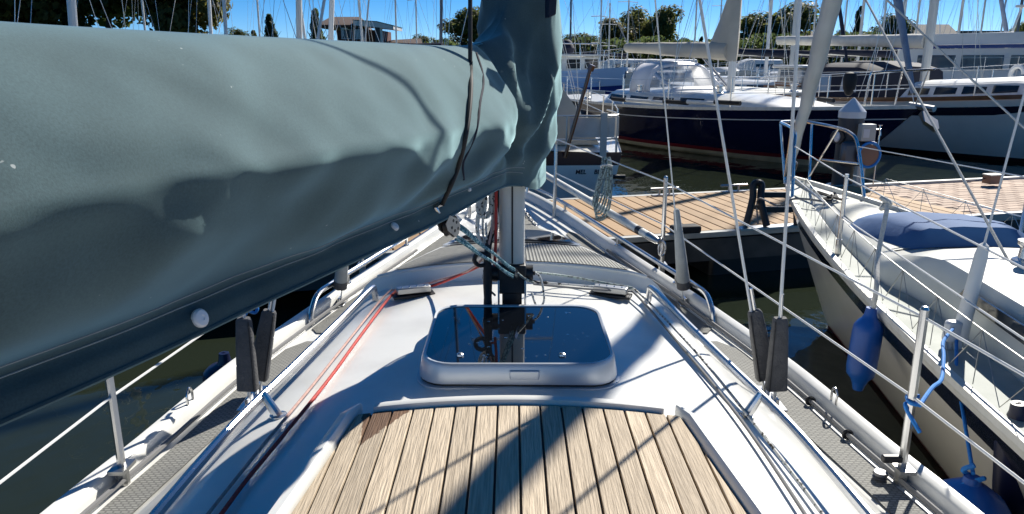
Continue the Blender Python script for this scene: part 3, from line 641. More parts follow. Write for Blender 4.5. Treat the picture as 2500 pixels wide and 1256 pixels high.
# ================================================================ the pier across the bow
def lthing(name, label, cat, loc, rz=0, group=None):     # a thing whose parts are built in its own frame
    o = thing(name, label, cat, loc, group); o.rotation_euler = (0, 0, rz); WL[o.as_pointer()] = Vector((0, 0, 0)); return o
PZT = .45; PA = rad(14.5); PW_ = 1.80
pe = V(math.cos(PA), math.sin(PA), 0); pacr = V(-math.sin(PA), math.cos(PA), 0)
F0 = PZ(1380, 487, PZT); PO = F0 - pacr * PW_; PO.z = 0
def pier(s, a, z=PZT): return PO + pe * s + pacr * a + V(0, 0, z)
wp = lthing('wooden_pontoon', 'pontoon pier of orange hardwood boards across the bow', 'pier', PO, PA)
S0, S1, S2 = -9.0, 3.72, 9.5
m = MB(); m.box(((S0 + S1) / 2, PW_ / 2, PZT - .075), (S1 - S0, PW_ - .12, .07)); m.build('joists', 'gasket', wp)
for a in (-.005, PW_ + .005):
    m = MB(); m.box(((S0 + S1) / 2, a, PZT - .02), (S1 - S0, .07, .05)); m.build('edge_strip', 'pier_edge', wp, bevel=.006)
    m = MB(); m.box(((S0 + S1) / 2, a, PZT - .16), (S1 - S0, .05, .20)); m.build('fascia', 'pier_frame', wp)
for s in (-7.5, -4.5, -1.5, 1.8):
    m = MB(); m.box((s, PW_ / 2, .06), (1.9, PW_ * .86, .42)); m.build('float', 'black', wp, bevel=.04)
me = None; bw = .142
for i in range(int((S1 - S0) / bw)):
    if me is None:
        m = MB(); m.box((0, PW_ / 2, -.013), (bw - .014, PW_ - .085, .026)); o = m.build('plank', 'pier_wood', wp, bevel=.003); me = o.data; b0 = o
    else:
        o = b0.copy(); COL.objects.link(o)
    o.location = (S0 + bw * (i + .5), 0, PZT + .003)
bp_ = lthing('brick_pontoon', 'concrete pontoon paved with pale pinkish bricks', 'pier', pier(S1, 0, 0), PA)
LB = S2 - S1
m = MB(); m.box((LB / 2, PW_ / 2, PZT - .24), (LB, PW_ - .06, .42)); m.build('slab', 'joint', bp_)
for a in (-.01, PW_ + .01):
    m = MB(); m.box((LB / 2 + .003, a, PZT - .03), (LB, .08, .075)); m.build('edge_strip', 'pier_edge', bp_, bevel=.006)
    m = MB(); m.box((LB / 2, a, PZT - .2), (LB - .01, .05, .25)); m.build('fascia', 'pier_frame', bp_)
b0 = None; more = MB(); rowh = (PW_ - .09) / 16
for r in range(16):
    for c in range(27):
        x = .11 + c * .212 + (.106 if r % 2 else 0); y = .045 + (r + .5) * rowh
        if x > LB - .1: continue
        if c < 18:
            if b0 is None:
                m = MB(); m.box((0, 0, -.02), (.204, rowh - .009, .05)); b0 = m.build('brick', 'brick', bp_, bevel=.004); o = b0
            else:
                o = b0.copy(); COL.objects.link(o)
            o.location = (x, y, PZT - .028 + random.uniform(-.001, .002))
        else: more.box((x, y, PZT - .048), (.204, rowh - .009, .05))
more.build('far_bricks', 'brick', bp_, kind='stuff')
for k, s in enumerate((1.15, 2.02, -.7)):
    t = lthing('dock_cleat', ('grey dock cleat on the far pier edge nearest the bow rail', 'grey dock cleat on the far pier edge beside the black bracket', 'grey dock cleat on the pier behind the mast')[k], 'cleat', pier(s, PW_ - .06, PZT + .004), PA)
    m = MB(); m.box((0, 0, .005), (.30, .06, .01)); m.build('base', 'steel_dull', t)
    m = MB(); m.tube([V(-.17, 0, .075), V(.17, 0, .075)], .014, 8); m.tube([V(-.06, 0, .0), V(-.06, 0, .075)], .012, 8); m.tube([V(.06, 0, 0), V(.06, 0, .075)], .012, 8); m.build('horn', 'steel_dull', t)
# black mooring bracket on the near edge
br = thing('mooring_bracket', 'black A-shaped steel mooring bracket on the near pier edge', 'bracket', PZ(1850, 552, PZT))
a, b, c = PZ(1822, 548, PZT + .03), PZ(1872, 553, PZT + .03), PY(1848, 446, 6.62)
m = MB(); m.tube(spl([a, lerp(a, c, .6), c + V(-.03, 0, -.03), c + V(.01, 0, 0), c + V(.045, 0, -.03), lerp(b, c, .6), b], 5), .032, 10); m.build('bracket_frame', 'black', br)
o2 = V(.36, .10, -.02)
m = MB(); m.tube(spl([b + o2 + V(-.05, 0, 0), lerp(b, c, .6) + o2, c + o2 + V(.045, 0, -.1)], 5), .030, 10); m.build('second_leg', 'black', br)
for k in (.72, .38):
    m = MB(); m.rod(lerp(b, c, k), lerp(b, c, k) + o2, .03, .05); m.build('crossbar', 'black', br)
m = MB(); m.rod(lerp(a, c, .42), lerp(b, c, .42), .03, .04); m.build('crossbar', 'black', br)
m = MB(); q = PZ(1850, 556, PZT + .012); m.box((q.x + .1, q.y + .02, q.z), (.62, .11, .018), Matrix.Rotation(PA, 3, 'Z')); m.build('foot_plate', 'steel_dull', br)
# step fender box at the near edge beside our rail
st = thing('dock_step', 'black plastic step fixed to the near pier edge beside the spinnaker pole', 'step', pier(.52, .02, PZT))
m = MB(); m.box(pier(.52, .02, PZT + .035), (.26, .13, .07), Matrix.Rotation(PA, 3, 'Z')); m.build('body', 'rubber', st, bevel=.02)
# pile with pointed white cap
pc = pier(3.72, PW_ + .22, 0)
pile = thing('mooring_pile', 'dark steel mooring pile with pointed white cap behind the brick pontoon', 'pile', V(pc.x, pc.y, 0))
zc = 1.24
m = MB(); m.tube([V(pc.x, pc.y, -1.5), V(pc.x, pc.y, zc)], .148, 24); m.build('shaft', 'pile_steel', pile)
m = MB(); m.lathe([(.0, 0), (.157, 0), (.157, .075), (.012, .235), (0, .237)], (pc.x, pc.y, zc), n=24); m.build('cap', 'cap_white', pile)
m = MB(); m.tube([V(pc.x + .19 * math.cos(k * math.pi / 12), pc.y + .19 * math.sin(k * math.pi / 12), PZT - .06) for k in range(24)], .03, 6, closed=True); m.build('guide_ring', 'steel_dull', pile)
lm = thing('dock_lamp', 'small black and white dock lamp on the left side of the pile', 'lamp', V(pc.x - .19, pc.y - .1, zc - .32))
M = V(-.6, -.8, 0).to_track_quat('Z', 'Y').to_matrix()
m = MB(); m.lathe([(0, -.05), (.07, -.05), (.085, .0), (.08, .03), (0, .03)], (pc.x - .19, pc.y - .10, zc - .22), M, 16); m.build('housing', 'black', lm)
m = MB(); m.lathe([(0, .02), (.055, .03), (.045, .055), (0, .065)], (pc.x - .19, pc.y - .10, zc - .22), M @ Matrix.Diagonal((.7, 1.2, 1)), 16); m.build('lens', 'white_plastic', lm)
# water and power point in front of the pile
pp = V(pc.x + .03, pc.y - .24, 0); pd_ = thing('service_post', 'grey water and power post with blue hose reel in front of the pile', 'service post', V(pp.x, pp.y, PZT))
m = MB(); m.box((pp.x + .03, pp.y, PZT + .12), (.10, .09, .24)); m.build('post', 'box_grey', pd_, bevel=.006)
m = MB(); m.box((pp.x + .0, pp.y + .02, PZT + .38), (.44, .10, .30)); m.build('reel_case', 'alu_dark', pd_, bevel=.05)
M = V(.1, -1, 0).normalized().to_track_quat('Z', 'Y').to_matrix()
m = MB(); c = V(pp.x + .09, pp.y - .045, PZT + .375); m.tube([c + M @ V(.135 * math.cos(k * math.pi / 14), .145 * math.sin(k * math.pi / 14), .02) for k in range(28)], .017, 8, closed=True); m.build('hose_coil', 'rope_blue', pd_)
m = MB(); m.lathe([(0, 0), (.125, 0), (.122, .022), (.03, .028), (0, .028)], c, M, 24); m.build('reel_disc', 'wood_box', pd_)
m = MB(); m.box((pp.x + .06, pp.y, PZT + .635), (.17, .12, .20)); bx = m.build('socket_box', 'box_grey', pd_, bevel=.01)
m = MB(); m.box((pp.x + .03, pp.y - .062, PZT + .63), (.07, .008, .10)); m.build('socket_flap', 'cap_white', bx)
m = MB(); m.tube([V(pp.x + .14, pp.y, PZT + .67), V(pp.x + .21, pp.y - .01, PZT + .67), V(pp.x + .215, pp.y - .02, PZT + .60)], .012, 8); m.tube([V(pp.x + .21, pp.y, PZT + .67), V(pp.x + .21, pp.y, PZT + .72)], .008, 6); m.tube([V(pp.x + .19, pp.y, PZT + .72), V(pp.x + .235, pp.y, PZT + .72)], .007, 6); m.tube([V(pp.x + .215, pp.y, PZT + .01), V(pp.x + .215, pp.y, PZT + .6)], .009, 6); m.build('tap', 'steel', pd_)
q = PZ(2422, 446, PZT + .02)
bxo = thing('junction_box', 'small brown box standing on the brick pontoon', 'box', V(q.x, q.y, PZT))
m = MB(); m.box((q.x, q.y, PZT + .06), (.19, .12, .10), Matrix.Rotation(PA, 3, 'Z')); m.build('body', 'wood_box', bxo, bevel=.006)
m = MB(); m.box((q.x, q.y, PZT + .117), (.20, .13, .014), Matrix.Rotation(PA, 3, 'Z')); m.build('lid', 'box_grey', bxo)
m = MB(); m.tube(spl([V(q.x - .09, q.y, PZT + .07), V(q.x - .2, q.y - .02, PZT + .05), V(q.x - .35, q.y, PZT + .012)], 5), .010, 6); m.build('cable', 'steel_dull', bxo)
# concrete walkway lip further right
# ================================================================ neighbour boat on the right
nb = thing('sailboat', 'cream sailboat on the right with navy stripe and blue hatch cover', 'sailboat', V(2.36, 2.5, 0))
NX = 2.36
NH = [(-2.8, .80), (-1.5, 1.0), (1, .92), (2.2, .82), (3.13, .71), (3.6, .645), (4.45, .495), (5.2, .33), (5.8, .17), (6.1, .075), (6.28, .012)]
NW = [(-2.8, .5), (-1, .65), (1, .55), (2, .42), (3, .28), (4, .14), (4.7, .05), (5.15, .0), (6.3, 0)]
NZ = [(-2.8, H - 1.12), (2, H - 1.12), (4, H - 1.085), (6.28, H - 1.0)]
nh = lambda y: itp(NH, y); nz_ = lambda y: itp(NZ, y)
nys = [-2.8 + .14 * i for i in range(65)] + [6.28]
def nside(y, z):
    zd_ = nz_(y); zk = -.35 if y < 5.0 else lerp(-.35, 0, (y - 5.0) / .15) if y < 5.15 else (y - 5.15) / 1.13 * zd_
    z = max(z, zk); wk = max(itp(NW, y), 0.004); t = max(0, (z - max(zk, 0)) / max(zd_ - max(zk, 0), .001)) if z > max(zk, 0) else 0
    w = lerp(wk if zk <= 0 else .004, nh(y), t ** .9) if z >= 0 else lerp(.03, wk, max(0, (z + .35) / .35))
    return V(w, y, z)
def nband(name, f0, f1, mt, n=6, out=0):
    for s in (-1, 1):
        m = MB(); secs = []
        for y in nys:
            row = []
            for k in range(n + 1):
                p = nside(y, lerp(f0(y), f1(y), k / n)); row.append(V(NX + s * (p.x + out), y, p.z))
            secs.append(row)
        m.loft(secs); m.build(name, mt, nb, ang=50)
nband('bottom_paint', lambda y: -.35, lambda y: .0, 'antifoul', 3)
nband('boot_stripe', lambda y: .0, lambda y: .025, 'boot_red', 1, .002)
nband('topside', lambda y: .025, lambda y: nz_(y) - .155, 'hull_white', 8)
nband('sheer_stripe', lambda y: nz_(y) - .155, lambda y: nz_(y) - .035, 'stripe_navy', 2, .002)
nband('rub_rail', lambda y: nz_(y) - .035, lambda y: nz_(y) + .001, 'alu', 2, .012)
NT = [(-2.8, H - .86), (3.20, H - .87), (3.45, H - .90), (3.62, H - .965), (5.2, H - 1.0), (5.75, H - .995), (6.28, H - .985)]
def nhalf(y):
    w = nh(y); z = nz_(y); t = max(lin(NT, y), z); e = max(w - .155, w * .25) if y > 3.55 else max(w - .26 + .105 * max(0, min(1, (y - 3.3) / .25)), .05); rd = min(.05, e * .5)
    top = t - .02
    return [(0, t + .02), (e * .5, t + .01), (e - rd, top), (e - rd * .3, lerp(top, z, .25)), (e, lerp(top, z, .6)), (min(e + .01, w), z), (w, z)]
m = MB(); secs = []
for y in nys: h = nhalf(y); secs.append([V(NX - x, y, z) for x, z in reversed(h)] + [V(NX + x, y, z) for x, z in h[1:]])
m.loft(secs); m.build('deck', 'gelcoat_old', nb, ang=40)
def nzf(x, y): return lin(nhalf(y), abs(x))
for s in (-1, 1):
    m = MB(); secs = []
    for y in nys:
        if y > 5.7: break
        w = nh(y); e = max(w - .155, w * .25) if y > 3.55 else max(w - .26 + .105 * max(0, min(1, (y - 3.3) / .25)), .05)
        secs.append([V(NX + s * lerp(e + .02, w - .035, k / 3), y, nz_(y) + .005) for k in range(4)])
    m.loft(secs); m.build('side_deck', 'deck_grey', nb)
    m = MB(); m.loft([[V(NX + s * (nh(y) + dx), y, nz_(y) + dz) for dx, dz in ((.012, 0), (.012, .028), (-.018, .030), (-.026, .0))] for y in nys]); m.build('toe_rail', 'alu', nb)
m = MB(); secs = []
for y in [3.72 + .09 * i for i in range(17)]: e = max(nh(y) - .155, .05) - .09; secs.append([V(NX + e * k / 4, y, nzf(e * k / 4, y) + .006) for k in range(-4, 5)])
m.loft(secs); m.build('foredeck_panel', 'deck_cream', nb)
# blue canvas cover over the forehatch
m = MB(); secs = []
for t, hh in ((0, 0), (.05, .05), (.25, .075), (.5, .10), (.78, .105), (.95, .095), (1, .0)):
    y = lerp(4.42, 3.68, t); row = []
    for k in range(13):
        u = k / 12 * 2 - 1; e = .36 * (1 - .12 * abs(t - .5)); fx = max(0, 1 - abs(u) ** 9)
        row.append(V(NX + .03 + e * u, y + .02 * u * u, nzf(e * u, y) + .006 + hh * fx + .014 * noise.noise(V(u * 3, t * 5, 2)) * (1 if 0 < t < 1 else 0)))
    secs.append(row)
m.loft(secs); m.build('hatch_cover', 'canvas_blue', nb, ang=60)
# cabin port light and winch
m = MB(); m.prism([V(NX - nh(y) + .245, y, z) for y, z in ((2.2, H - .92), (2.9, H - .92), (2.95, H - .97), (2.2, H - .99))], [V(NX - nh(y) + .255, y, z) for y, z in ((2.2, H - .92), (2.9, H - .92), (2.95, H - .97), (2.2, H - .99))]); m.build('port_light', 'window_dark', nb)
m = MB(); w0 = V(2.22, 3.05, nzf(.14, 3.05)); m.lathe([(0, 0), (.07, 0), (.065, .015), (.045, .025), (.04, .07), (.055, .085), (.055, .1), (0, .105)], w0, n=18); m.build('winch', 'steel', nb)
m = MB(); m.tube([V(NX, 2.95, H - .8), V(NX, 2.95, 10)], .055, 12); m.build('mast', 'alu', nb)
fs0, fs1 = V(2.34, 6.22, nz_(6.2) + .03), V(NX, 3.05, 9.3); fdir = (fs1 - fs0).normalized()
m = MB(); N = 70; pts = []; rs = []
for i in range(N + 1):
    t = i / N; p = fs0 + fdir * (.16 + t * 8.2); pts.append(p + V(.004 * math.sin(i * 1.9), .004 * math.cos(i * 2.3), 0)); rs.append((.030 + .036 * min(1, t * 9)) * (1 + .15 * min(1, t * 3)) * (1 - .3 * t) * (1 + .05 * math.sin(i * 2.4)))
m.tube(pts, rs, 12); fg = m.build('furled_genoa', 'sail_grey', nb)
m = MB(); m.tube([fs0, fs0 + fdir * .06, fs0 + fdir * .07, fs0 + fdir * .13, fs0 + fdir * .15], [.02, .03, .055, .055, .028], 14); m.build('furling_drum', 'black', fg)
m = MB(); m.tube([fs0 - V(0, 0, .05), fs1], .004, 6); m.build('forestay', 'wire', nb)
clew = fs0 + fdir * 1.75 + V(0, -.03, 0)
for tgt, nm in ((PZ(2492, 692, H - .93), 0), (PY(2500, 310, 4.3), 1), ):
    e = clew + (tgt - clew) * 1.35 if nm else tgt; m = MB(); m.tube([clew, lerp(clew, e, .5) + V(0, 0, -.008), e], .0065, 7); m.build('genoa_sheet', 'rope_white', nb)
m = MB(); m.tube(spl([clew, clew + V(-.05, .02, .06), clew + V(-.09, .0, .0), clew + V(-.02, -.05, -.02), clew + V(.06, 0, .03)], 5), .008, 6); m.build('sheet_knot', 'rope_white', nb)
# pulpit
for s in (-1, 1):
    z0_ = nz_(5.9); m = MB()
    m.tube(spl([V(NX + s * .27, 5.42, nz_(5.4)), V(NX + s * .24, 5.56, z0_ + .36), V(NX + s * .21, 5.66, z0_ + .46), V(NX + s * .17, 5.90, z0_ + .485), V(NX + s * .12, 6.22, z0_ + .49), V(NX, 6.30, z0_ + .49)], 6), .0125, 9)
    m.tube([V(NX + s * .10, 6.05, nz_(6)), V(NX + s * .13, 6.2, z0_ + .485)], .011, 8); m.tube([V(NX + s * .13, 5.92, z0_ + .22), V(NX + s * .245, 5.54, z0_ + .24)], .008, 8); m.tube([V(NX + s * .10, 6.07, z0_ + .05), V(NX + s * .185, 5.80, z0_ + .485)], .008, 8); m.build('pulpit', 'steel', nb)
    for x, y in ((nh(4.05) - .06, 4.05), (nh(2.2) - .05, 1.4)):
        m = MB(); m.tube([V(NX + s * x, y, nz_(y)), V(NX + s * x, y, nz_(y) + .46)], .0115, 9); m.tube([V(NX + s * x, y, nz_(y)), V(NX + s * x, y, nz_(y) + .09)], .017, 9); m.build('stanchion', 'steel', nb)
    for zo in (.44, .22):
        P = [V(NX + s * .235, 5.57, nz_(5.6) + zo - .06), V(NX + s * (nh(4.05) - .06), 4.05, nz_(4) + zo), V(NX + s * (nh(2.2) - .05), 1.4, nz_(1.4) + zo), V(NX + s * .93, -1.5, nz_(0) + zo)]
        m = MB(); m.tube(P, .0042, 6); m.build('guard_wire', 'wire_white', nb)
    m = MB(); y = 5.35; k = 0; zig = []
    while y > .6:
        w = nh(y) - .055; zig.append(V(NX + s * w, y, nz_(y) + (.215 if k % 2 else .012))); y -= .175; k += 1
    m.tube(zig, .0019, 4)
    m.tube([p + V(0, 0, -.0) for p in zig[1::2]], .0022, 4)
    for p in zig[1::2]: m.tube([p, V(p.x, p.y, nz_(p.y) + .012)], .0017, 4)
    m.build('guard_net', 'steel_dull', nb)
# white turnbuckle covers and shrouds of the neighbour
for y, tp in ((2.72, V(NX - .05, 2.95, 5.2)),):
    a = V(NX - .60, y, nz_(y) + .02); d = (tp - a).normalized()
    m = MB(); m.tube([a, tp], .0045, 6); sh_ = m.build('shroud', 'wire_white', nb)
    m = MB(); m.tube([a + d * .02, a + d * .04, a + d * .36, a + d * .40, a + d * .41], [.024, .030, .024, .018, .006], 12); m.build('turnbuckle_cover', 'spar_white', sh_)
# ropes, cleat and ring on the foredeck
m = MB(); random.seed(11); c = V(2.27, 5.15, nzf(.09, 5.15) + .02); pts = [c + V(random.uniform(-.06, .06), random.uniform(-.12, .12), random.uniform(0, .03)) for _ in range(14)]; m.tube(spl(pts, 4), .0075, 6)
tag(m.build('bow_line', 'rubber'), 'tangle of black mooring line on the foredeck of the cream sailboat', 'rope')
m = MB(); m.tube(spl([V(2.25, 5.1, nz_(5.1) + .06), V(2.05, 5.25, nz_(5.1) + .06), V(1.98, 5.4, nz_(5.1) - .02), lerp(b, c, .0) + V(-.1, 0, .25), PZ(1850, 548, PZT + .05)], 6), .008, 6); tag(m.build('mooring_line', 'rope_grey'), 'grey mooring line from the cream sailboat bow to the black bracket', 'rope')
f1 = fender('fender', 'bright blue cylindrical fender hanging from the cream sailboat by white rope', PY(2128, 752, 3.10), .34, .064, 'fender_blue', V(-.05, -.03, -1).normalized())
gwp = PY(2228, 522, 3.45)
gtop = V(NX - (nh(3.4) - .07), 3.42, nz_(3.4) + .43)
rope('fender_rope', [gtop + V(0, .02, .02), gtop + V(0, -.03, .0), lerp(gtop, PY(2128, 752, 3.10), .5), PY(2140, 700, 3.10), PY(2130, 765, 3.10)], .011, 'rope_white', 'thick white rope holding the cylindrical blue fender')
m = MB(); m.tube(spl([gtop + V(.02, .03, .02), gtop + V(-.015, 0, .03), gtop + V(.012, -.03, .01), gtop + V(-.01, 0, -.02), gtop + V(.02, .03, .0)], 5), .012, 7); tag(m.build('rope_knot', 'rope_white'), 'white rope hitch tied on the guard wire of the cream sailboat', 'knot')
# big ball fender at the lower right, its lanyard, the glove
q2 = PY(2372, 1178, 2.06)
bf = thing('ball_fender', 'big bright blue ball fender at the bottom right on a blue lanyard', 'fender', q2 + V(0, 0, -.45))
m = MB(); m.lathe([(0, -.42), (.10, -.40), (.15, -.32), (.165, -.22), (.15, -.13), (.10, -.05), (.05, -.012), (.028, 0), (.024, .02), (0, .022)], q2, n=24); m.build('body', 'fender_blue', bf)
m = MB(); m.tube(spl([q2 + V(-.03, 0, -.01), q2 + V(.02, -.02, .025), q2 + V(.03, .02, .0), q2 + V(-.02, .02, .03), q2 + V(.0, 0, .06)], 5), .008, 7); m.build('knot', 'rope_blue', bf)
gl = PY(2325, 815, 2.72)
m = MB(); m.tube([q2 + V(0, 0, .03), lerp(q2, gl, .35) + V(.006, 0, -.01), lerp(q2, gl, .7) + V(-.004, 0, 0), gl + V(.005, -.025, -.02)], .0065, 8)
tag(m.build('fender_lanyard', 'rope_blue'), 'bright blue lanyard hanging from the white glove down to the ball fender', 'rope')
sp_ = V(1.18, 1.985, zd(2) + .27)
rope('blue_line', [sp_ + V(.012, -.018, .0), PY(2275, 948, 2.10), PY(2299, 925, 2.25), PY(2304, 870, 2.42), PY(2303, 835, 2.55), gl + V(-.02, -.03, .03)], .0065, 'rope_blue', 'bright blue line tied to the starboard stanchion and led to the glove')
m = MB(); random.seed(2); m.tube(spl([sp_ + V(.018 * math.cos(k * 1.9), .02 * math.sin(k * 1.9), -.007 * k + .02) for k in range(6)] + [sp_ + V(.022, -.022, -.085)], 5), .0065, 7); tag(m.build('line_knot', 'rope_blue'), 'blue knot around the starboard stanchion', 'knot')
gv = thing('work_glove', 'white work glove draped over the net of the cream sailboat', 'glove', gl - V(0, 0, .05))
m = MB(); m.loft([[gl + V(x * kx, y * .022, dz) for x, y in ((-.03, -1), (.0, -1.2), (.03, -1), (.036, 0), (.03, 1), (0, 1.2), (-.03, 1), (-.036, 0))] for dz, kx in ((.055, .75), (.045, 1.0), (.02, .95), (-.02, 1.1), (-.035, 1.0))], closed=True, cap=True); m.build('palm', 'cap_white', gv, sub=1)
for k, (dx, ln) in enumerate(((-.028, .045), (-.010, .055), (.009, .052), (.027, .042))):
    m = MB(); m.tube([gl + V(dx, -.005, -.025), gl + V(dx * 1.1, -.012, -.025 - ln * .6), gl + V(dx * 1.1, -.006, -.03 - ln)], [.0095, .010, .007], 8); m.build('finger', 'cap_white', gv)
m = MB(); m.tube([gl + V(.03, -.01, .0), gl + V(.05, -.015, -.02), gl + V(.052, -.012, -.045)], [.010, .010, .007], 8); m.build('thumb', 'cap_white', gv)
fender('fender', 'dark navy fender at the right edge below the cream sailboat rail', PY(2487, 985, 2.15), .38, .062, 'fender_navy', V(.12, -.02, -1).normalized())
# ================================================================ yachts beyond the pier
class Yacht:
    def __init__(s, label, loc, rz, L, B, zs, zm, zb, tw=.7, oh=.9, cat='sailboat', name='sailboat', group=None, tilt=0):
        s.L, s.B, s.zs, s.zm, s.zb, s.tw, s.oh = L, B, zs, zm, zb, tw, oh
        s.o = lthing(name, label, cat, loc, rz, group); s.rz = rz; s.loc = Vector(loc)
    def w(s, t):
        if t < .42: return s.B / 2 * lerp(s.tw, 1, math.sin(t / .42 * math.pi / 2))
        return max(.01, s.B / 2 * (1 - ((t - .42) / .58) ** 2.1))
    def sh(s, t): return lerp(s.zs, s.zm, t / .4) if t < .4 else lerp(s.zm, s.zb, ((t - .4) / .6) ** 1.6)
    def p(s, t, z, side=1, out=0):
        q = max(0, min(1, z / s.sh(t))); k = lerp(.86, .10, max(0, (t - .45) / .55) ** 1.3)
        w = s.w(t) * lerp(k, 1, q ** .75) if z >= 0 else s.w(t) * k * max(.1, 1 + z * 1.5)
        y = s.L * (t - .5) - s.oh * (1 - q) * max(0, (t - .72) / .28) ** 1.4
        return V(side * (w + out), y, z)
    def band(s, name, f0, f1, mt, out=0, n=4, t1=1.0, nt=30):
        m = MB()
        for sd in (-1, 1):
            m.loft([[s.p(t, lerp(f0(t), f1(t), k / n), sd, out) for k in range(n + 1)] for t in [t1 * i / nt for i in range(nt + 1)]])
        return m.build(name, mt, s.o, ang=60)
    def transom(s, name, z0, z1, mt, rake=0):
        m = MB(); N = 6; L = [s.p(0, lerp(z0, z1, k / N), -1) for k in range(N + 1)] + [s.p(0, lerp(z1, z0, k / N), 1) for k in range(N + 1)]
        m.add([q + V(0, -.002, 0) for q in L], [tuple(range(len(L)))]); return m.build(name, mt, s.o)
    def deck(s, mt, dz=-.015):
        m = MB(); m.loft([[V(s.w(t) * u, s.L * (t - .5), s.sh(t) + dz + .06 * (1 - u * u) * min(1, s.w(t))) for u in (-1, -.6, -.2, .2, .6, 1)] for t in [i / 28 for i in range(29)]]); return m.build('deck', mt, s.o)
    def dz(s, t): return s.sh(t) + .04
    def roof(s, t0, t1, wf, h, mt, win=True, name='coachroof', slope=.25, nwin=3, inset=.35):
        m = MB(); N = 14
        def sec(t):
            f = (t - t0) / (t1 - t0); e = min(1, f / .04, (1 - f) / slope); e = max(e, 0) ** .6; ww = s.w(t) * wf if t < .7 else min(s.w(t) * wf, s.w(.7) * wf); hh = h * e; z = s.sh(t)
            return [V(x * ww, s.L * (t - .5), z + zz) for x, zz in ((-1.1, -.01), (-1, hh * .75), (-.85, hh * .97 + .0), (-.4, hh + .03), (.4, hh + .03), (.85, hh * .97), (1, hh * .75), (1.1, -.01))]
        m.loft([sec(lerp(t0, t1, i / N)) for i in range(N + 1)], cap=True); r = m.build(name, mt, s.o, ang=40)
        if win:
            for sd in (-1, 1):
                for k in range(nwin):
                    a = lerp(t0, t1, .08 + k * .62 / nwin); b = a + (t1 - t0) * .62 / nwin * .78; m = MB(); P = []
                    for t, fz in ((a, .28), (b, .30), (b, .62), (a, .68)):
                        ww = s.w(t) * wf * (1.1 - .1 * fz / .75); P.append(V(sd * (ww + .012), s.L * (t - .5), s.sh(t) + h * fz))
                    m.prism(P, [q - V(sd * .02, 0, 0) for q in P]); m.build('window', 'window_dark', r)
        return r
    def mast(s, t, hgt, r, mt, boom=None, boomz=1.0, cover=None, stays=True, base=.35, wm='wire', sp=(.45,), rake=.012, cr=.11):
        y = s.L * (t - .5); z0 = s.sh(t) + base; m = MB(); top = V(0, y - hgt * rake, z0 + hgt)
        m.tube([V(0, y, z0 - base), top], [r, r * .9], 10); ms = m.build('mast', mt, s.o)
        m = MB(); m.tube([top, top + V(0, 0, .5)], .012, 5); m.tube([top + V(-.12, 0, .3), top + V(.12, 0, .3)], .008, 4); m.build('masthead_aerial', 'alu_dark', ms)
        for f in sp:
            m = MB(); zz = z0 + hgt * f; m.tube([V(-s.B * .28, y - .1 - hgt * rake * f, zz), V(0, y - hgt * rake * f, zz + .03), V(s.B * .28, y - .1 - hgt * rake * f, zz)], .022, 6); m.build('spreader', mt, ms)
        if boom:
            m = MB(); a = V(0, y - .08, z0 + boomz); b = V(0, y - boom, z0 + boomz + .12); m.tube([a, b], .06, 8); m.build('boom', 'alu', s.o)
            if cover:
                m = MB(); m.tube([lerp(a, b, k / 10) + V(0, 0, .07) for k in range(11)], [cr * (1.35 - .055 * k) * (1 + .04 * math.sin(k * 2.3)) for k in range(11)], 12); m.build('boom_cover', cover, s.o)
        if stays:
            for sd in (-1, 1):
                fz = sp[0] if sp else .5; zz = z0 + hgt * fz; c = s.p(t, s.sh(t), sd, -.08)
                m = MB(); m.tube([c, V(sd * s.B * .28, y - .1 - hgt * rake * fz, zz), top - V(0, 0, .2)], .006, 5); m.tube([c + V(0, -.25, 0), V(0, y, zz - .1)], .006, 5); m.tube([c + V(0, .25, 0), V(0, y, zz - .1)], .006, 5); m.build('shrouds', wm, s.o)
            m = MB(); m.tube([V(0, s.L * .5 - .1, s.zb), top], .007, 5); m.build('forestay', wm, s.o)
            m = MB(); m.tube([V(0, -s.L * .5 + .1, s.zs), top], .006, 5); m.build('backstay', wm, s.o)
        return ms
    def furl(s, t, hgt, base, mt, r=.06, wf=.97, rake=.012):
        a = V(0, s.L * .5 - .12, s.zb + .1); y = s.L * (t - .5); b = V(0, y - hgt * rake, s.sh(t) + base + hgt)
        m = MB(); m.tube([lerp(a, b, .01 + .93 * k / 30) for k in range(31)], [r * (.5 + .5 * min(1, k / 4)) * (1 - .4 * k / 30) * (1 + .05 * math.sin(k * 2.1)) for k in range(31)], 10); m.build('furled_sail', mt, s.o)
    def rails(s, n=7, h=.6, t0=.02, t1=.86, pulp=True, mt='steel'):
        for sd in (-1, 1):
            tp = []
            for k in range(n):
                t = lerp(t0, t1, k / (n - 1)); a = s.p(t, s.sh(t), sd, -.07); m = MB(); m.tube([a, a + V(0, 0, h)], .014, 6); m.build('stanchion', mt, s.o); tp.append(a)
            for f in (.98, .5):
                m = MB(); m.tube([a + V(0, 0, h * f) for a in tp] + ([V(sd * .12, s.L * .5 - .25, s.zb + h * f)] if pulp else []), .006, 5); m.build('guard_wire', 'wire', s.o)
        if pulp:
            m = MB(); e = s.p(.93, s.sh(.93), 1, -.05); m.tube(spl([e, e + V(0, .05, h * .9), e + V(-.05, .15, h), V(.1, s.L * .5 + .05, s.zb + h), V(-.1, s.L * .5 + .05, s.zb + h), V(-e.x + .05, e.y + .15, e.z + h), V(-e.x, e.y + .05, e.z + h * .9), V(-e.x, e.y, e.z)], 5), .016, 7); m.tube([V(0, s.L * .5 - .1, s.zb), V(0, s.L * .5 + .05, s.zb + h)], .013, 6); m.build('pulpit', mt, s.o)
    def at(s, x, y, z): return s.loc + Matrix.Rotation(s.rz, 3, 'Z') @ V(x, y, z)
HDG = V(.408, -.913, 0); NRM = V(.913, .408, 0); RZN = math.atan2(-.408, -.913)
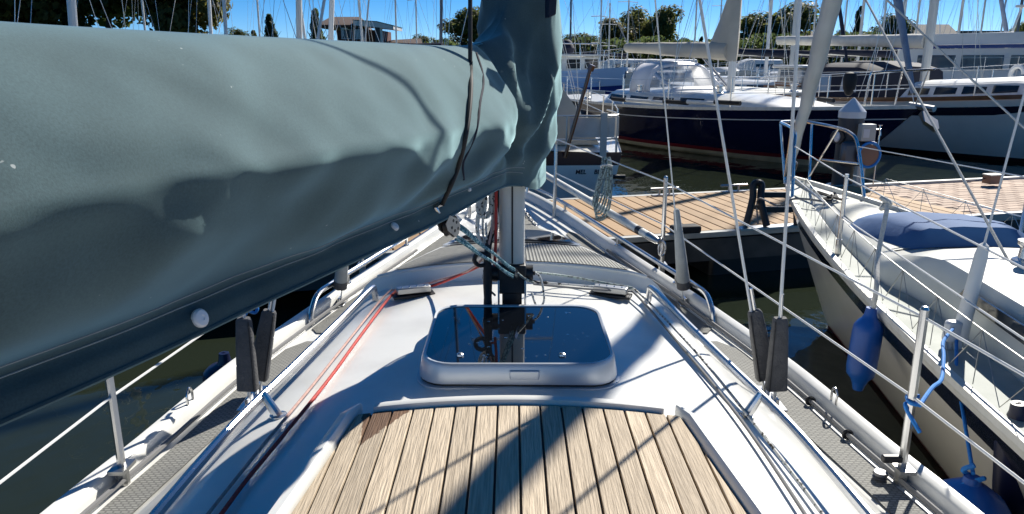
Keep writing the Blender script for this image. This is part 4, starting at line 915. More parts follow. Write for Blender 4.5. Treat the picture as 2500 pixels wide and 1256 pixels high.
# ---- navy blue yacht
ny = Yacht('dark navy yacht with white spray hood and red boot stripe', (4.32, 17.09, 0), RZN, 11, 3.5, .86, .88, 1.16, tw=.72, oh=1.3)
ny.band('bottom_paint', lambda t: -.35, lambda t: .035, 'cream', n=2); ny.band('boot_stripe', lambda t: .035, lambda t: .11, 'cream', n=1)
ny.band('red_stripe', lambda t: .11, lambda t: .185, 'boot_red', n=1); ny.band('topside', lambda t: .185, lambda t: ny.sh(t), 'navy', n=6)
ny.band('cove_line', lambda t: ny.sh(t) - .20, lambda t: ny.sh(t) - .18, 'cap_white', out=.004, n=1)
ny.band('toe_rail', lambda t: ny.sh(t) - .012, lambda t: ny.sh(t) + .045, 'alu', out=.012, n=1); ny.transom('transom', 0, .86, 'navy'); ny.deck('gelcoat')
ny.roof(.26, .80, .62, .30, 'gelcoat', nwin=4, slope=.45)
m = MB(); pts = [ny.p(t, ny.sh(t), -1, -.12) + V(0, 0, .08) for t in (.34, .42, .52, .62, .74)]; 
for sd in (1, -1):
    for i, (t0, t1, mt) in enumerate(((.40, .455, 'rubber'), (.455, .57, 'spar_white'), (.57, .63, 'rubber'), (.63, .69, 'spar_white'), (.69, .74, 'rubber'))):
        m = MB(); m.tube([ny.p(lerp(t0, t1, k / 4), ny.sh(t0), sd, -.05) + V(0, 0, .14) for k in range(5)], .045, 10); m.build('deck_spar', mt, ny.o)
ny.mast(.585, 13, .085, 'spar_white', boom=4.15, boomz=.72, cover='canvas_beige', base=.36, cr=.15)
m = MB(); y = ny.L * .085; z0_ = ny.sh(.585) + .36; secs = []
for zz, a, wd in ((.58, .16, .10), (.75, 1.0, .12), (1.0, .75, .13), (1.4, .52, .13), (1.9, .30, .12), (2.4, .14, .11), (3.2, .12, .10), (5, .11, .09)):
    secs.append([V(wd * x, y - a * yy, z0_ + zz) for x, yy in ((0, -.11 / a), (1, 0), (.8, .5), (.15, 1), (-.15, 1), (-.8, .5), (-1, 0))])
m.loft(secs, closed=True, cap=True); m.build('mast_cover', 'canvas_beige', ny.o, ang=70)
ny.furl(.585, 13, .36, 'sail_blue', r=.075); ny.rails(7)
m = MB(); m.tube([V(0, y - .1, z0_ + .05), V(0, y - 1.1, z0_ + .72)], .03, 8); m.build('vang_strut', 'steel', ny.o)
def hood(Y, t0, t1, wd, h, fab, nm='spray_hood', open_=False):
    z = Y.sh(t0) + .26; y0 = Y.L * (t0 - .5); y1 = Y.L * (t1 - .5)
    def arch(y, hh, ww): return [V(ww * math.copysign(abs(math.cos(a)) ** .55, math.cos(a)), y, z + hh * math.sin(a) ** .7) for a in [math.pi * k / 16 for k in range(17)]]
    A = arch(y0, h, wd); Bq = arch(lerp(y0, y1, .45), h * .97, wd * .97); C = arch(y1, h * .12, wd * .84); C = [V(p.x, p.y + .12 * (1 - (p.x / wd) ** 2), p.z) for p in C]
    m = MB(); m.loft([A, [lerp(a, b, .5) + V(0, 0, .012) for a, b in zip(A, Bq)], Bq]); r = m.build(nm, fab, Y.o, ang=70, solid=.012)
    mid = [lerp(b, c, .14) for b, c in zip(Bq, C)]; low = [lerp(b, c, .86) for b, c in zip(Bq, C)]
    for qa, qb in ((Bq, mid), (low, C)):
        m = MB(); m.loft([qa, qb]); m.build('hood_band', fab, r, solid=.010)
    for k0, k1 in ((0, 3), (4, 8), (8, 12), (13, 16)):
        m = MB(); m.loft([mid[k0:k1 + 1], low[k0:k1 + 1]]); m.build('hood_window', 'vinyl', r)
    for k in (3, 12):
        m = MB(); m.loft([mid[k:k + 2], low[k:k + 2]]); m.build('hood_band', fab, r, solid=.010)
    m = MB(); m.tube(A, .014, 6); m.build('hood_hoop', 'steel', r)
hood(ny, .36, .49, .95, .72, 'white_plastic')
for k, (t, sd) in enumerate(((.20, 1), (.44, -1), (.44, 1), (.66, 1), (.66, -1))):
    m = MB(); c = ny.p(t, ny.sh(t), sd, -.5) + V(0, 0, .28 if t > .3 else .03); m.lathe([(0, 0), (.10, 0), (.09, .03), (.06, .05), (.06, .13), (.085, .15), (.085, .18), (0, .19)], c, n=14); m.build('winch', 'steel', ny.o)
m = MB(); m.tube([V(0, 5.3, 1.2), V(0, 5.75, 1.16)], .05, 8); m.prism([V(x, yy, zz) for x, yy, zz in ((-.02, 5.55, 1.12), (-.16, 5.72, .98), (-.03, 5.86, .86), (.03, 5.86, .86), (.16, 5.72, .98), (.02, 5.55, 1.12))], [V(x * .6, yy - .06, zz - .06) for x, yy, zz in ((-.02, 5.55, 1.12), (-.16, 5.72, .98), (-.03, 5.86, .86), (.03, 5.86, .86), (.16, 5.72, .98), (.02, 5.55, 1.12))]); m.build('bow_anchor', 'steel_dull', ny.o)
m = MB(); m.lathe([(0, 0), (.05, .02), (.10, .12), (.12, .30), (.09, .38), (0, .40)], ny.p(.905, ny.sh(.9), 1, -.10) + V(0, 0, .22), n=12); m.build('rope_bag', 'rubber', ny.o)

# ---- motor sailer with dark canopy, alongside
ms = Yacht('white motor sailer with dark navy canopy and varnished wood trim', tuple(V(8.95, 17.35, 0)), RZN, 12, 3.7, 1.05, 1.0, 1.45, tw=.75, oh=1.2, cat='motor sailer', name='motor_sailer')
ms.band('bottom_paint', lambda t: -.4, lambda t: .08, 'antifoul', n=2); ms.band('topside', lambda t: .08, lambda t: ms.sh(t), 'light_blue' if 0 else 'hull_white', n=6); ms.band('sheer_stripe', lambda t: ms.sh(t) - .30 * max(0, min(1, (1 - t) * 4)), lambda t: ms.sh(t) - .14, 'stripe_navy', out=.004, n=2, t1=.9)
ms.band('toe_rail', lambda t: ms.sh(t) - .01, lambda t: ms.sh(t) + .07, 'varnish', out=.015, n=1); ms.transom('transom', 0, 1.05, 'hull_white'); ms.deck('gelcoat_old')
ms.roof(.57, .86, .66, .38, 'gelcoat', nwin=4, slope=.35); ms.mast(.545, 13, .095, 'alu', boom=4.6, boomz=.75, cover='sail_grey', base=.42, cr=.12); ms.rails(7, .62); ms.furl(.545, 13, .42, 'sail_grey', r=.08)
def canopy(Y, t0, t1, wd, h, z, fab, wins):
    m = MB(); ya, yb = Y.L * (t0 - .5), Y.L * (t1 - .5)
    def sec(y, hh): return [V(wd * x, y, z + hh * q) for x, q in ((-1.0, 0), (-.97, .5), (-.92, .88), (-.75, 1.0), (0, 1.06), (.75, 1.0), (.92, .88), (.97, .5), (1.0, 0))]
    m.loft([sec(ya, h * .9), sec(lerp(ya, yb, .3), h), sec(lerp(ya, yb, .75), h), sec(yb, h * .86)], cap=True); r = m.build('canopy', fab, Y.o, ang=40)
    for sd in (-1, 1):
        for f0, f1 in wins:
            P = [V(sd * (wd * .99 + .012), lerp(ya, yb, f), z + h * q) for f, q in ((f0, .2), (f1, .2), (f1 - .02, .68), (f0 + .02, .68))]; P = [V(p.x - sd * wd * .05 * ((p.z - z) / h), p.y, p.z) for p in P]
            m = MB(); m.prism(P, [p - V(sd * .01, 0, 0) for p in P]); m.build('canopy_window', 'clear_vinyl', r)
canopy(ms, .345, .515, 1.15, .80, 1.02, 'canvas_navy', ((.08, .42), (.55, .78)))
m = MB(); m.box((0, ms.L * -.205, 1.42), (2.1, .85, .50)); dh = m.build('deckhouse', 'gelcoat', ms.o, bevel=.06)
m = MB(); m.box((0, ms.L * -.205, 1.72), (2.3, 1.05, .07)); m.build('deckhouse_roof', 'spar_white', dh, bevel=.03)
for sd in (-1, 1):
    m = MB(); m.box((sd * 1.055, ms.L * -.205, 1.50), (.02, .56, .26)); m.build('window', 'glass_blue', dh); m = MB(); m.box((sd * 1.05, ms.L * -.205, 1.28), (.03, .87, .10)); m.build('wood_trim', 'varnish', dh)
for k, (x, y) in enumerate(((-1.3, 2.7), (-1.35, 1.7))):
    m = MB(); q = V(x, y, ms.sh(.7) + .45); m.tube([q + V(0, .14 * math.cos(a), .16 * math.sin(a)) for a in [i * math.pi / 8 for i in range(10)]], .05, 8); m.build('lifebuoy', 'red_life' if k == 0 else 'cap_white', ms.o)
m = MB(); m.prism([V(-.25, 4.6, 1.95), V(-.12, 5.9, 2.02), V(-.02, 5.9, 1.86), V(-.1, 5.0, 1.62)], [V(-.35, 4.6, 1.95), V(-.2, 5.9, 2.02), V(-.1, 5.9, 1.86), V(-.2, 5.0, 1.62)]); m.build('stowed_anchor', 'steel_dull', ms.o)
fender('ball_fender', 'black ball fender hanging on the side of the white motor sailer', ms.at(-1.72, 3.5, 1.15), .42, .24, 'black')
# ---- white motor yacht at far right
mw = Yacht('tall white motor yacht with blue stripe at the right edge', (16.2, 21.8, 0), RZN, 12, 4.0, 1.2, 1.25, 1.7, tw=.9, oh=1.0, cat='motor yacht', name='motor_yacht')
mw.band('bottom_paint', lambda t: -.4, lambda t: .1, 'navy', n=2); mw.band('topside', lambda t: .1, lambda t: mw.sh(t), 'spar_white', n=5); mw.band('sheer_stripe', lambda t: mw.sh(t) - .28, lambda t: mw.sh(t) - .2, 'blue_hull', out=.005, n=1); mw.transom('transom', 0, 1.2, 'spar_white'); mw.deck('gelcoat'); mw.rails(8, .7, t0=.3)
m = MB(); prof_ = [(-4.8, 1.2), (-4.6, 2.2), (.8, 2.2), (2.3, 1.62), (3.6, 1.55), (4.3, 1.45)]
m.loft([[V(x * wd, y, z) for y, z in prof_] for x, wd in ((-1, 1.62), (-1, 1.60), (-.5, 1.6), (.5, 1.6), (1, 1.60), (1, 1.62))])
for sd in (-1, 1): m.add([V(sd * 1.62, y, z) for y, z in prof_] + [V(sd * 1.62, y, 1.15) for y in (4.3, -4.8)], [(0, 1, 2, 3, 4, 5, 6, 7)])
sup = m.build('superstructure', 'spar_white', mw.o, ang=30)
for sd in (-1, 1):
    for a, b in ((-3.9, -2.6), (-2.4, -1.1), (-.9, .5)):
        m = MB(); m.box((sd * 1.635, (a + b) / 2, 1.80), (.03, b - a, .42)); m.build('window', 'glass_blue', sup, bevel=.04)
    m = MB(); m.box((sd * 1.66, -2.0, 2.26), (.05, 5.6, .10)); m.build('stripe', 'blue_hull', sup)
    m = MB(); m.box((sd * 1.5, -2.0, 2.48), (.06, 4.8, .34)); m.build('bulwark', 'spar_white', sup, bevel=.02)
for k in (-1, 0, 1):
    a = V(k * 1.05, 1.55, 1.92); m = MB(); m.box(a + V(0, .02, .02), (.95, .9, .03), Matrix.Rotation(rad(-21), 3, 'X')); m.build('windscreen', 'glass_blue', sup)
for x, y in ((-1.3, -.6), (1.3, -.6), (-1.3, -1.3), (1.3, -1.3)):
    m = MB(); m.tube([V(x, y, 2.2), V(x * .7, y, 3.35)], .035, 7); m.build('radar_leg', 'spar_white', sup)
m = MB(); m.box((0, -.95, 3.38), (2.1, .9, .07)); m.build('radar_deck', 'spar_white', sup); m = MB(); m.lathe([(0, 0), (.32, 0), (.36, .1), (.3, .22), (0, .26)], (0, -.95, 3.42), n=16); m.build('radar_dome', 'spar_white', sup)
# ---- white yacht with its stern to the pier
RZM = rad(3)
tr = PZ(1400, 492, 0); loc = V(.30, tr.y, 0) + V(-math.sin(RZM), math.cos(RZM), 0) * 5.0
me_ = Yacht('white yacht moored stern-to beyond the bow with a beige tent over it', tuple(loc), RZM, 10, 3.3, .66, .68, .98, tw=.74, oh=1.1)
me_.band('bottom_paint', lambda t: -.3, lambda t: .05, 'antifoul', n=2); me_.band('topside', lambda t: .05, lambda t: me_.sh(t) - .16, 'hull_white', n=5); me_.band('sheer_band', lambda t: me_.sh(t) - .16, lambda t: me_.sh(t) + .02, 'stripe_navy', n=1)
me_.transom('transom', 0, .50, 'hull_white'); me_.transom('transom_band', .50, .68, 'stripe_navy'); me_.deck('gelcoat'); me_.roof(.3, .8, .6, .38, 'gelcoat'); me_.mast(.58, 12, .08, 'alu', boom=3.9, boomz=.9, cover='canvas_beige', base=.4, cr=.12); me_.rails(6, .6)
m = MB(); yb = -5.0
secs = []
for f in range(13):
    y = lerp(-4.3, .6, f / 12); row = []; hh = lerp(1.30, 1.55, min(1, f / 5)); 
    for k in range(11):
        u = k / 10 * 2 - 1; row.append(V(u * 1.12 * (.9 + .1 * f / 12), y - .12 * abs(u) * (1 if f < 2 else 0), 0.72 + hh * (1 - abs(u)) ** .85 + .05 * math.sin(f * 2.1 + u * 5) * (1 - abs(u))))
    secs.append(row)
m.loft(secs); tent = m.build('boom_tent', 'canvas_beige', me_.o, ang=60); m = MB(); m.add(secs[0] + [V(1.1, -4.3, .7), V(-1.1, -4.3, .7)], [tuple(range(13))]); m.build('tent_end', 'canvas_beige', tent)
m = MB()
for sd in (-1, 1):
    m.tube([V(sd * 1.15, -4.95, .66), V(sd * 1.15, -4.95, 1.18)], .014, 7)
    m.tube([V(sd * .45, -5.02, .66), V(sd * .45, -5.02, 1.18)], .014, 7)
    for zz in (.86, 1.18): m.tube(spl([V(sd * .45, -5.02, zz), V(sd * 1.15, -4.95, zz), V(sd * 1.2, -3.9, zz)], 4), .014, 7)
for zz in (.86, 1.18): m.tube([V(-.45, -5.02, zz), V(.45, -5.02, zz)], .014, 7)
pu = m.build('pushpit', 'steel_dull', me_.o)
m = MB(); m.box((.80, -5.01, 1.02), (.62, .012, .27)); m.box((1.185, -4.45, 1.02), (.012, .9, .27)); m.build('dodger_cloth', 'sail_grey', pu)
m = MB(); m.box((.95, -5.06, .92), (.09, .03, .6)); m.build('pushpit_board', 'box_grey', pu)
m = MB(); m.tube([V(.42, -5.1, .62), V(.72, -5.18, 1.78)], .026, 8); m.tube([V(.72, -5.18, 1.78), V(.75, -5.19, 1.85)], .045, 8); m.build('wooden_staff', 'varnish', me_.o)
m = MB(); m.box((.05, -5.06, .35), (.11, .05, .75)); m.build('rudder_head', 'box_grey', me_.o, bevel=.01)
m = MB(); m.tube([V(1.05, -5.02, .34), V(1.28, -5.02, .34)], .03, 8); m.build('exhaust_fitting', 'black', me_.o)
for txt, x in (('MEL', .58), ('BLU', .84)):
    cu = bpy.data.curves.new('lettering', 'FONT'); cu.body = txt; cu.size = .085; cu.extrude = .001; cu.offset = .002; cu.shear = .15
    to = bpy.data.objects.new('tmp', cu); COL.objects.link(to); bpy.context.view_layer.update(); mm = bpy.data.meshes.new_from_object(to); bpy.data.objects.remove(to)
    o = bpy.data.objects.new('lettering', mm); mm.materials.clear(); mm.materials.append(MT['stripe_navy']); COL.objects.link(o); o.parent = me_.o; o.location = (x, -5.008, .38); o.rotation_euler = (rad(90), 0, 0)
# ---- blue motor vessel
bv = Yacht('blue steel motor vessel with pale bulwark behind the beige tent', (.9, 31.5, 0), RZN + .12, 12, 3.8, 1.2, 1.15, 1.5, tw=.85, oh=.6, cat='motor vessel', name='motor_vessel')
bv.band('bottom_paint', lambda t: -.3, lambda t: .15, 'light_blue', n=1); bv.band('topside', lambda t: .15, lambda t: bv.sh(t) - .5, 'blue_hull', n=4); bv.band('bulwark', lambda t: bv.sh(t) - .5, lambda t: bv.sh(t) + .12, 'light_blue', out=.02, n=2); bv.deck('gelcoat_old'); bv.rails(7, .75)
m = MB(); m.box((0, .3, 1.55), (2.6, 5.0, .9)); wh = m.build('wheelhouse', 'gelcoat', bv.o, bevel=.08)
for x in (-.85, 0, .85):
    m = MB(); m.box((x, 2.81, 1.70), (.62, .03, .34)); m.build('window', 'window_dark', wh, bevel=.05)
for sd in (-1, 1):
    for y in (-1.2, .2, 1.6):
        m = MB(); m.box((sd * 1.31, y, 1.70), (.03, .8, .34)); m.build('window', 'window_dark', wh, bevel=.05)
m = MB(); m.box((0, .2, 2.02), (3.0, 5.6, .06)); m.build('wheelhouse_roof', 'spar_white', wh)
m = MB()
for x in (-1.3, -.45, .45, 1.3): m.tube([V(x, 2.6, 2.0), V(x, 2.6, 2.45)], .02, 6)
m.tube([V(-1.3, 2.6, 2.45), V(1.3, 2.6, 2.45)], .02, 6); m.build('upper_rail', 'steel', wh)
m = MB(); m.lathe([(0, 0), (.30, .05), (.34, .25), (.22, .5), (.1, .58), (0, .58)], (-.5, 1.6, 2.04), n=12); m.lathe([(0, 0), (.25, .05), (.28, .25), (.16, .42), (0, .45)], (.4, 1.9, 2.04), n=12); m.build('covered_helm', 'canvas_navy', wh)
m = MB(); m.box((1.0, 1.2, 2.18), (.5, .6, .3)); m.build('deck_crate', 'fender_blue', wh, bevel=.05)
m = MB(); m.tube([V(0, -.6, 2.0), V(.1, -.6, 12)], .07, 8); m.build('mast', 'alu_dark', wh)

# ---- sailing boats further off: each with hull, roof, mast and rigging
def simple(label, px, Y, L, mr, hgt, rz, mt='spar_white', hull='hull_white', cover='canvas_navy', t=.58, boom=True, furl=None, rake=.012, base=.35):
    x = PY(px, 60, Y).x; a = rz; fwd = V(-math.sin(a), math.cos(a), 0); c = V(x, Y, 0) - fwd * (L * (t - .5))
    b = Yacht(label, tuple(c), a, L, L * .31, .8, .78, 1.15, tw=.68, oh=1.0, group='sailing boats moored in the marina')
    b.band('topside', lambda q: -.2, lambda q: b.sh(q), hull, n=4, nt=16); b.transom('transom', 0, .8, hull); b.deck('gelcoat'); b.roof(.28, .8, .6, .36, 'gelcoat', nwin=2)
    b.mast(t, hgt, mr, mt, boom=L * .36 if boom else None, boomz=.8, cover=cover, base=base, sp=(.36, .68), rake=rake); b.rails(4, .6)
    if furl: b.furl(t, hgt, base, furl, r=.07)
    return b
simple('white sailboat whose mast is leftmost above the sail cover', 162, 14.0, 9.5, .078, 12, rad(70), rake=.10, furl=None)
simple('white sailboat whose mast stands before the big left tree', 507, 26, 10, .062, 13, rad(75), rake=.05)
simple('white sailboat with thick grey mast left of the brick house', 719, 18.5, 11, .075, 14, rad(68), mt='alu', rake=.075)
simple('white sailboat with thin leaning mast left of the brick house', 750, 30, 9, .055, 12, rad(-110), mt='alu', rake=.085)
simple('white sailboat with pale mast in front of the brick house', 792, 21, 10, .072, 13, rad(72), rake=.11)
simple('white sailboat with slim mast before the brick house gable', 886, 34, 9, .055, 12, rad(-100), mt='alu', rake=.04)
simple('white sailboat with dark mast left of the mast tree', 1071, 27, 10, .055, 13, rad(100), mt='alu_dark', rake=.04)
simple('white sailboat with slim pole mast beyond the blue motor vessel', 1394, 46, 9, .06, 12, rad(-156), mt='alu_dark', hull='blue_hull')
simple('small sailboat with short mast before the three round trees', 1468, 40, 7, .045, 4.1, rad(-140), boom=False, mt='alu')
simple('small sailboat with slender mast under the three round trees', 1489, 48, 7.5, .05, 4.0, rad(-150), boom=True, mt='alu')
simple('white sailboat with black furled sail behind the navy yacht mast', 1880, 30, 10, .07, 13, RZN, furl='canvas_navy')
simple('white sailboat with grey mast behind the cream forestay', 1942, 25, 10, .075, 13, RZN, mt='alu', furl=None)
simple('white sailboat beyond the motor sailer with grey mast', 2105, 34, 10, .065, 13, RZN, mt='alu')
simple('white sailboat with blue-grey furled sail beyond the canopy', 2205, 28, 10, .07, 13, RZN + .1, furl='sail_blue', mt='alu')
simple('white sailboat with slim mast before the dark row house', 2240, 40, 9, .055, 12, RZN, mt='alu')
simple('white sailboat with mast right of the motor sailer mast', 2345, 33, 10, .06, 13, RZN, mt='alu')
simple('white sailboat at the right edge with dark mast', 2488, 36, 10, .065, 13, RZN, mt='alu_dark')
simple('white sailboat with thin mast behind the white motor yacht', 2448, 48, 9, .05, 12, RZN, mt='alu')
for px, Y, lb in ((1535, 52, 'far white sailboat whose mast crosses the middle round tree'), (1700, 44, 'far white sailboat whose mast stands left of the navy yacht mast'), (1760, 56, 'far white sailboat hidden behind the beige mast cover'), (1990, 40, 'far white sailboat whose mast stands right of the cream furled sail'), (2065, 46, 'far white sailboat whose mast stands beside the poplar'), (2160, 38, 'far white sailboat with slim mast left of the row house'), (2275, 50, 'far white sailboat with mast before the row house roof'), (2400, 42, 'far white sailboat with mast above the white motor yacht'), (630, 40, 'far white sailboat with mast before the slim conifer'), (965, 44, 'far white sailboat with mast at the end of the house canopy'), (1015, 50, 'far white sailboat with mast above the low house'), (350, 34, 'far white sailboat with mast in front of the left tree shade')):
    simple(lb, px, Y, 9, .05, 12, RZN + (.0 if px > 1300 else -1.0), mt='alu', rake=.02)
for k, (px, Y, rz, lb) in enumerate(((1505, 64, 80, 'small white motor cruiser moored under the round trees'), (1545, 68, 95, 'small white motor cruiser left of the spray hood by the bank'), (1640, 66, 85, 'small white motor cruiser by the bank above the spray hood'), (1840, 60, 100, 'small white motor cruiser by the bank right of the mast'), (1600, 58, 75, 'small pale blue motor cruiser by the bank behind the spray hood'))):
    x = PY(px, 170, Y).x; c = Yacht(lb, (x, Y, 0), rad(rz), 6.5, 2.3, .8, .8, 1.1, tw=.9, oh=.5, cat='motor cruiser', name='motor_cruiser', group='motor cruisers along the far bank')
    c.band('topside', lambda q: -.2, lambda q: c.sh(q), 'hull_white' if k != 4 else 'light_blue', n=3, nt=14); c.transom('transom', 0, .8, 'hull_white'); c.deck('gelcoat'); c.roof(.15, .75, .75, .95, 'spar_white', nwin=3, name='cabin')
# ================================================================ far bank
m = MB(); m.add([(-900, 72, .55), (900, 72, .55), (900, 2500, .55), (-900, 2500, .55)], [(0, 1, 2, 3)]); struct(m.build('ground', 'grass'))
m = MB(); m.box((0, 71.9, .1), (1800, .3, 1.0)); struct(m.build('quay_wall', 'pier_frame'))
# ---- trees
def crown_mesh(name, kind, seed, nleaf, mt):
    rnd = random.Random(seed); lobes = []
    if kind == 'round':
        for _ in range(15):
            a = rnd.uniform(0, 6.28); r = rnd.uniform(.1, .62); z = rnd.uniform(-.55, .75); r *= math.sqrt(max(.1, 1 - z * z)); lobes.append((V(r * math.cos(a), r * math.sin(a), z), rnd.uniform(.28, .44)))
    elif kind == 'column':
        for k in range(12): lobes.append((V(rnd.uniform(-.18, .18), rnd.uniform(-.18, .18), -1 + 1.9 * k / 11), lerp(.42, .14, k / 11)))
    else:
        for k in range(13): a = rnd.uniform(0, 6.28); z = -1 + 1.8 * k / 12; r = .34 * (1 - (z + 1) / 2); lobes.append((V(r * math.cos(a), r * math.sin(a), z), lerp(.42, .16, k / 12)))
    m = MB()
    for _ in range(nleaf):
        c, r = rnd.choice(lobes); d = V(rnd.gauss(0, 1), rnd.gauss(0, 1), rnd.gauss(0, 1)).normalized(); p = c + d * r * rnd.uniform(.55, 1.05)
        s = rnd.uniform(.034, .075); n = (d + V(rnd.uniform(-.8, .8), rnd.uniform(-.8, .8), rnd.uniform(-.3, .9))).normalized(); u = n.orthogonal().normalized(); q = n.cross(u); a = rnd.uniform(0, 6.28); u, q = u * math.cos(a) + q * math.sin(a), q * math.cos(a) - u * math.sin(a)
        m.add([p - u * s, p + q * s * .6 + n * s * .2, p + u * s, p - q * s * .6 + n * s * .2], [(0, 1, 2, 3)])
    o = m.build(name, mt, None); me = o.data; bpy.data.objects.remove(o); return me
CR = {}
def tree(label, px, pytop, Y, wpx, kind='round', mt='leaf', seed=1, trunk=.14, name='tree', group='trees along the far bank', n=5000):
    x = PY(px, 100, Y).x; ztop = PY(px, pytop, Y).z; k = Y / FPX; W = wpx * k / 2 * (1.35 if kind == 'round' and pytop > -50 else 1); z0 = .5; hh = ztop - z0
    o = thing(name, label, 'tree', V(x, Y, z0), group); key = (kind, mt, seed % 4, n)
    if key not in CR: CR[key] = crown_mesh('crown', kind, seed, n, MT[mt])
    low = z0 + hh * trunk * (1 if kind == 'round' else .35); c = bpy.data.objects.new('crown', CR[key]); COL.objects.link(c); c.parent = o
    c.location = (0, 0, (low + ztop) / 2 - z0); c.scale = (W * 1.05, W * 1.05, (ztop - low) / 2); c.rotation_euler = (0, 0, seed * 1.7)
    m = MB(); r = max(.12, hh * .022); rr = random.Random(seed); m.tube([V(x, Y, z0), V(x + .1, Y, z0 + hh * .3), V(x - .1, Y, z0 + hh * .75)], [r, r * .75, r * .25], 8)
    for _ in range(6):
        a = rr.uniform(0, 6.28); zz = z0 + hh * rr.uniform(.28, .5); m.tube([V(x, Y, zz), V(x + math.cos(a) * W * .3, Y + math.sin(a) * W * .3, zz + hh * .12), V(x + math.cos(a) * W * .6, Y + math.sin(a) * W * .6, zz + hh * .25)], [r * .5, r * .3, r * .1], 6)
    m.build('trunk', 'bark', o)
tree('large broad tree at the far left with golden leaf tips', 20, -230, 76, 330, mt='leaf_gold', seed=1, trunk=.04, n=9500)
tree('large dark tree behind the leftmost masts', 270, -260, 80, 360, mt='leaf_dark', seed=2, trunk=.04, n=9500)
tree('large golden green tree left of open sky', 450, -190, 78, 280, mt='leaf_gold', seed=3, trunk=.04, n=9500)
tree('small round bush left of the slim conifer', 580, 72, 105, 60, mt='leaf', seed=5, trunk=.2)
tree('slim dark conifer left of the brick house', 662, 32, 105, 85, kind='cone', mt='leaf_dark', seed=6)
tree('low feathery tree beside the slim conifer', 620, 72, 112, 60, kind='cone', mt='leaf', seed=7)
tree('tall dark conifer at the brick house gable', 775, 18, 80, 90, kind='cone', mt='leaf_dark', seed=8)
tree('low tree at the right end of the brick house', 1030, 88, 118, 70, mt='leaf', seed=9)
tree('round tree behind the neck of the sail cover', 1145, 20, 98, 125, mt='leaf', seed=10)
tree('broad low tree above the blue motor vessel', 1410, 82, 120, 85, mt='leaf', seed=11)
tree('first of the three round trees with brown tinge', 1503, 35, 92, 100, mt='leaf_gold', seed=12, trunk=.10)
tree('second of the three round trees in the middle', 1552, 22, 95, 90, mt='leaf', seed=13, trunk=.10)
tree('third of the three round trees on the right', 1615, 14, 93, 95, mt='leaf', seed=14, trunk=.10)
tree('low round bush right of the three round trees', 1672, 92, 130, 45, mt='leaf_dark', seed=15)
tree('low pointed tree beside the mast cover', 1712, 88, 130, 45, kind='cone', mt='leaf', seed=16)
tree('tree behind the black furled sail', 1840, 35, 95, 120, mt='leaf', seed=17)
tree('tall tree behind the cream furled sail', 1925, 5, 92, 140, mt='leaf', seed=18)
tree('slender poplar right of the cream furled sail', 2090, 18, 100, 62, kind='column', mt='leaf_dark', seed=19)
tree('small tree beside the slender poplar', 2058, 75, 104, 50, mt='leaf', seed=20)
tree('dark tree at the left end of the row house', 2175, 40, 96, 90, mt='leaf_dark', seed=21)
tree('reddish low tree before the row house', 2140, 90, 92, 70, mt='leaf_gold', seed=22)
tree('palm-like light tree at the right edge', 2490, 55, 98, 60, mt='leaf', seed=23)
for k, (a, b) in enumerate(((1060, 1330), (1330, 1480), (1480, 1720), (1720, 1960), (1960, 2180))):
    m = MB(); rnd = random.Random(40 + k)
    for _ in range(5600):
        px = rnd.uniform(a, b); Y = 83 + rnd.uniform(-3, 4); x = PY(px, 150, Y).x; hgt = 3.3 + 1.4 * noise.noise(V(x * .12, 0, k)) + .5 * noise.noise(V(x * .5, 3, k)); z = .55 + hgt * rnd.random() ** .7; s = rnd.uniform(.12, .28); d = V(rnd.gauss(0, 1), rnd.gauss(0, 1) - .5, rnd.gauss(0, 1) + .5).normalized(); u = d.orthogonal().normalized(); q = d.cross(u); p = V(x, Y, z)
        m.add([p - u * s, p + q * s * .7, p + u * s, p - q * s * .7], [(0, 1, 2, 3)])
    tag(m.build('hedge', 'leaf_dark'), ('dark hedge on the bank behind the neck of the sail cover', 'dark hedge on the bank behind the blue motor vessel', 'dark hedge on the bank below the three round trees', 'dark hedge on the bank behind the navy yacht mast', 'dark hedge on the bank left of the row house')[k], 'hedge')
# ---- brick house with a deep roof, left
def roofslab(m, poly, th=.25): m.prism([Vector(p) for p in poly], [Vector(p) - V(0, 0, th) for p in poly])
def window(parent, c, w, h, nrm=V(0, -1, 0), fr='fascia', pane='glass_blue'):
    u = V(-nrm.y, nrm.x, 0); m = MB(); M = Matrix((u, nrm, V(0, 0, 1))).transposed()
    for a, b, d, e in ((0, h / 2, w + .16, .09), (0, -h / 2, w + .16, .09), (-w / 2, 0, .09, h), (w / 2, 0, .09, h), (0, 0, .06, h)): m.box(c + u * a + V(0, 0, b) + nrm * .05, (d, .10, e), M)
    f = m.build('window', fr, parent); m = MB(); m.box(c + nrm * .02, (w, .04, h), M); m.build('pane', pane, f)
YH = 88.0
def hx(px): return PY(px, 80, YH).x
def hz(py, Y=YH): return PY(1250, py, Y).z
hs = thing('brick_house', 'dark brick house with wide roof and white eaves beyond the sail cover', 'house', V(hx(880), YH + 4, .5))
x0, x1 = hx(822), hx(928)
m = MB(); m.box(((x0 + x1) / 2, YH + 4, 1.9), (x1 - x0, 8, hz(76) - .55 - .0)); m.v = [V(p.x, p.y, .5 if p.z < 2 else hz(74)) for p in m.v]; wl = m.build('wall', 'wall_brick', hs)
zr, ze = hz(37), hz(62); m = MB(); xa, xb, xc, xd = hx(790), hx(862), hx(870), hx(795)
m.prism([V(hx(776), YH - .8, ze), V(hx(878), YH - .8, ze), V(hx(866), YH + 4, zr), V(hx(790), YH + 4, zr)], [V(hx(776), YH - .8, ze - .3), V(hx(878), YH - .8, ze - .3), V(hx(878), YH + 8.8, ze - .3), V(hx(776), YH + 8.8, ze - .3)]); rf = m.build('roof', 'roof_dark', hs)
